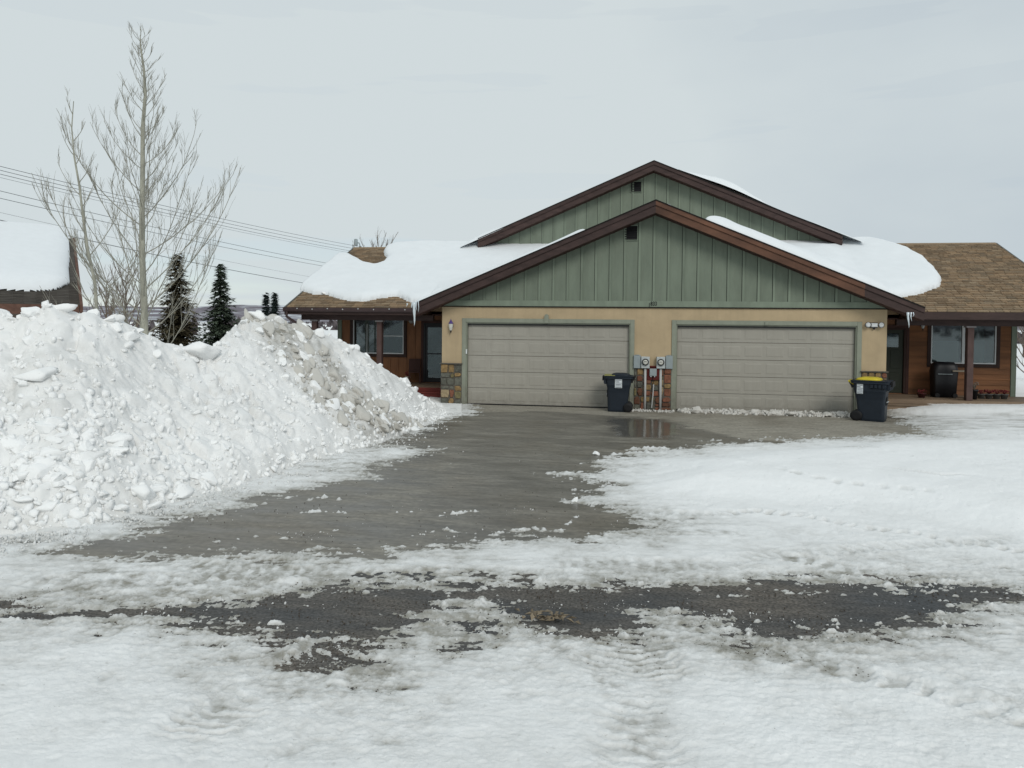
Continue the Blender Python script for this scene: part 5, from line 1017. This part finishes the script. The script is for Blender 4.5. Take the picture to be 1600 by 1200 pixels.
for nm, (pa, pb, r, lb) in enumerate((((-400, 157), (560, 385), .016, 'topmost overhead wire crossing behind the bare tree'), ((-400, 164), (556, 389), .016, 'second overhead wire from the top'), ((-400, 171), (553, 393), .016, 'third overhead wire from the top'), ((-400, 178), (553, 396), .010, 'faint fourth overhead wire of the top bundle'),
                                      ((-400, 198), (560, 420), .016, 'upper one of the middle pair of overhead wires'), ((-400, 214), (560, 425), .016, 'lower one of the middle pair of overhead wires'), ((-400, 238), (560, 445), .008, 'faintest overhead wire just above the thick lowest one'), ((-400, 246), (560, 455), .022, 'thick lowest overhead cable in front of the neighbouring roof'))):
    a = at_depth(*pa, 30); b = at_depth(*pb, 70); pts = []
    for k in range(25): u_ = k/24; q = a.lerp(b, u_); pts.append((q.x, q.y, q.z-.35*4*u_*(1-u_)*(1 if r < .02 else 1.4)))
    o = MB().tube(pts, r, 5).obj('overhead_wire', M_WIRE); tag(o, lb, 'wire', 'overhead wires at the left')

# ================================================================== TREES
def grow(m, pts, rad, n): m.tube(pts, rad, n, False)
def branch_pts(o, az, e0, e1, L, n, rr, wig=.12):
    pts = [Vector(o)]; p = Vector(o)
    for k in range(n):
        t = (k+.5)/n; e = e0+(e1-e0)*t**.8; a = az+rr.uniform(-wig, wig); az = az+rr.uniform(-wig, wig)*.5
        p = p+Vector((math.cos(a)*math.cos(e), math.sin(a)*math.cos(e), math.sin(e)))*(L/n); pts.append(p.copy())
    return pts
def lerp_pts(pts, t):
    f = t*(len(pts)-1); i = min(int(f), len(pts)-2); return pts[i].lerp(pts[i+1], f-i), (pts[i+1]-pts[i]).normalized()
def bare_tree(name, base, trunk, tr, prim, label, seed, mt, mc, thick=1., sub=7, twig=4, z0f=.1, lens=None, grp=None, cat='tree', e0r=(.55, .85)):
    rr = random.Random(seed); t = thing(name, label, cat, base, 0, grp); T = [Vector(q) for q in trunk]
    m = MB(); n = len(T); grow(m, T, [tr*(1-i/(n-1))**.85+.008 for i in range(n)], 9); m.obj('trunk', mt, t, True)
    c = MB(); az = rr.uniform(0, 6)
    for k in range(prim):
        f = z0f+(.97-z0f)*(k+rr.random()*.6)/prim; o, _ = lerp_pts(T, f); az += 2.4+rr.uniform(-.4, .4)
        L = np.interp(f, *lens)*rr.uniform(.75, 1.15); e0 = rr.uniform(*e0r); P = branch_pts(o, az, e0, rr.uniform(1.0, 1.4), L, 8, rr, .2)
        r0 = (.010+.013*L/3.5)*thick; grow(c, P, [r0*(1-.8*i/8)+.002 for i in range(9)], 5)
        for j in range(int(sub*L/2.5)+1):
            g = rr.uniform(.12, .95); o2, d2 = lerp_pts(P, g); a2 = math.atan2(d2.y, d2.x)+rr.choice([-1, 1])*rr.uniform(.4, 1.1); e2 = math.asin(max(-1, min(1, d2.z)))-rr.uniform(-.15, .35)
            L2 = max(.25, L*(1-g*.75)*rr.uniform(.22, .5)); Q = branch_pts(o2, a2, e2, e2+.5, L2, 5, rr, .15); grow(c, Q, [max(.0035, r0*.45*(1-.8*i/5)) for i in range(6)], 4)
            for q in range(twig):
                h = rr.uniform(.2, 1); o3, d3 = lerp_pts(Q, h); a3 = math.atan2(d3.y, d3.x)+rr.choice([-1, 1])*rr.uniform(.4, 1.2); L3 = rr.uniform(.10, .38)*(1 if L > 1 else .6)
                W_ = branch_pts(o3, a3, math.asin(max(-1, min(1, d3.z)))-rr.uniform(-.2, .3), 1.0, L3, 2, rr); grow(c, W_, [.0035, .003, .002], 3)
    c.obj('crown', mc, t); return t
def bpt(px, D): p = at_depth(px, 520, D); return (p.x, p.y, 0)
B1 = bpt(226, 20); top = at_depth(219, 55, 20)
tr = [(0, 0, 0)]
for px, py in ((226, 520), (225, 470), (222, 400), (222, 330), (223, 260), (223, 200), (227, 150), (225, 110), (220, 75), (219, 55)):
    q = at_depth(px, py, 20); tr.append((q.x-B1[0], q.y-B1[1], q.z))
bare_tree('bare_aspen_tree', B1, tr, .092, 60, 'tall leafless pale-barked tree rising behind the snow bank', 4, M_BARK, M_TWIG, .58, 9, 6, .03, ([0, .2, .3, .4, .5, .6, .7, .8, .9, 1], [4.5, 4.1, 3.3, 2.6, 1.75, 1.1, .8, .55, .35, .15]), e0r=(.40, .85))
B2 = bpt(152, 18.5); tr = [(0, 0, 0)]
for px, py in ((152, 495), (148, 440), (137, 390), (130, 340), (124, 290), (116, 245), (112, 200), (115, 158)):
    q = at_depth(px, py, 18.5); tr.append((q.x-B2[0], q.y-B2[1], q.z))
bare_tree('bare_sapling', B2, tr, .038, 15, 'thin leafless sapling left of the tall pale-barked tree', 9, M_BARK, M_TWIG, .7, 7, 4, .12, ([0, .3, .6, 1], [1.7, 1.6, .9, .35]), e0r=(.6, .95))
for k, (px, D, hh, lb, sp) in enumerate(((195, 30, 4.6, 'low dense leafless shrub behind the tall bare tree', 1), (165, 34, 4.4, 'low leafless brown shrub between sapling and tall bare tree', 2), (585, 46, 7.3, 'left leafless treetop showing above the left roof ridge', 3), (601, 47, 7.2, 'right leafless treetop showing above the left roof ridge', 4), (1606, 34, 3.0, 'leafless shrub on the snowy slope past the right house corner', 5), (1600, 60, 4.5, 'leafless tree far behind the right house corner', 6))):
    B = bpt(px, D); tr = [(0, 0, 0), (.05, 0, hh*.3), (0, .05, hh*.6), (.06, 0, hh*.95)]
    bare_tree('bare_shrub' if k not in (2, 3, 5) else 'bare_tree', B, tr, .07, 26, lb, 20+k, M_TWIGB, M_TWIGB, 1.6, 7, 3, .08, ([0, .3, 1], [hh*.55, hh*.5, hh*.2]), cat='shrub' if k not in (2, 3, 5) else 'tree', e0r=(.6, 1.1))
def spruce(px, D, H, Rb, label, m, seed, dens=1., droop=.25, name='spruce_tree', grp=None, col=None):
    rr = random.Random(seed); B = bpt(px, D); t = thing(name, label, 'tree', B, 0, grp)
    MB().tube([(0, 0, -.1), (0, 0, H*.5), (0, 0, H)], [.05*H/4+.03, .04, .008], 7).obj('trunk', M_TRUNK, t)
    V = []; F = []; n = 0; z = .15
    while z < H*.985:
        f = z/H; R = Rb*(col(f) if col else (1-f)**1.12); nb = max(4, int((6+8*(1-f))*dens)); a0 = rr.random()*6
        for k in range(nb):
            zb = z+rr.uniform(-.16, .16); dr_ = droop*rr.uniform(.3, 1.6)
            a = a0+2*PI*k/nb+rr.uniform(-.25, .25); L = R*rr.uniform(.45, 1.2)+.04; ca, sa = math.cos(a), math.sin(a); ns = max(3, int(L/.085))
            for s in range(ns):
                u = (s+.7)/ns; x = L*u; zz = zb-dr_*L*u*u*1.2+.12*L*u**3+rr.uniform(-.02, .02)
                for q in range(4):
                    w = (.13+.10*(1-u))*rr.uniform(.7, 1.4)*(1.0+.25*(D > 30)); b = a+rr.uniform(-1.3, 1.3); dx, dy = math.cos(b)*w, math.sin(b)*w; dz = rr.uniform(-.5, .25)*w
                    px_, py_ = ca*x, sa*x; wx, wy = -dy*.42, dx*.42
                    V += [(px_-wx*.6, py_-wy*.6, zz), (px_+wx*.6, py_+wy*.6, zz+rr.uniform(-.02, .02)), (px_+dx, py_+dy, zz+dz)]; F.append((n, n+1, n+2)); n += 3
        z += (.075+.05*f)*(1.1 if D > 30 else 1)
    link('crown', npmesh('crown', V, F, m, smooth=False), t); return t
spruce(277, 25, 4.55, .98, 'narrow dense rusty-green conifer right of the tall bare tree', M_NEED2, 1, 1.7, .3, 'columnar_conifer', col=lambda f: min(1, (1-f)**.72*1.15)*(.8+.2*min(1, f*5)))
spruce(345, 24, 4.15, 1.55, 'dark green spruce with drooping tiers above the snow bank dip', M_NEED, 2, 1.5, .45)
spruce(415.5, 48, 4.2, .8, 'small distant spruce, left of the pair beyond the snow bank', M_NEEDF, 3, 1.5, .25, grp='distant spruces past the snow bank')
spruce(429, 47, 4.1, .95, 'small distant spruce, right of the pair beyond the snow bank', M_NEEDF, 4, 1.6, .25, grp='distant spruces past the snow bank')
# scrub far off, one mass
V = []; F = []; n = 0; rr = random.Random(77)
for k in range(2600):
    a = rr.uniform(0, 2*PI); D = rr.uniform(110, 480); x, y = D*math.cos(a), D*math.sin(a); h = rr.uniform(.6, 2.6)*(1 if rr.random() < .9 else 2); w = h*rr.uniform(.3, .9)
    for j in range(7):
        b = rr.uniform(0, 6.3); V += [(x+rr.uniform(-w, w), y+rr.uniform(-w, w), 0), (x+rr.uniform(-w, w), y+rr.uniform(-w, w), 0), (x+rr.uniform(-w, w), y+rr.uniform(-w, w), h*rr.uniform(.5, 1))]; F.append((n, n+1, n+2)); n += 3
o = link('far_scrub', npmesh('far_scrub', V, F, mat('far_scrub_brown', (.10, .085, .09), .95, .3, .1), smooth=False)); tag(o, 'distant brown scrub and trees dotting the snowy valley floor', 'scrub', kind='stuff')

S.render.engine = 'CYCLES'
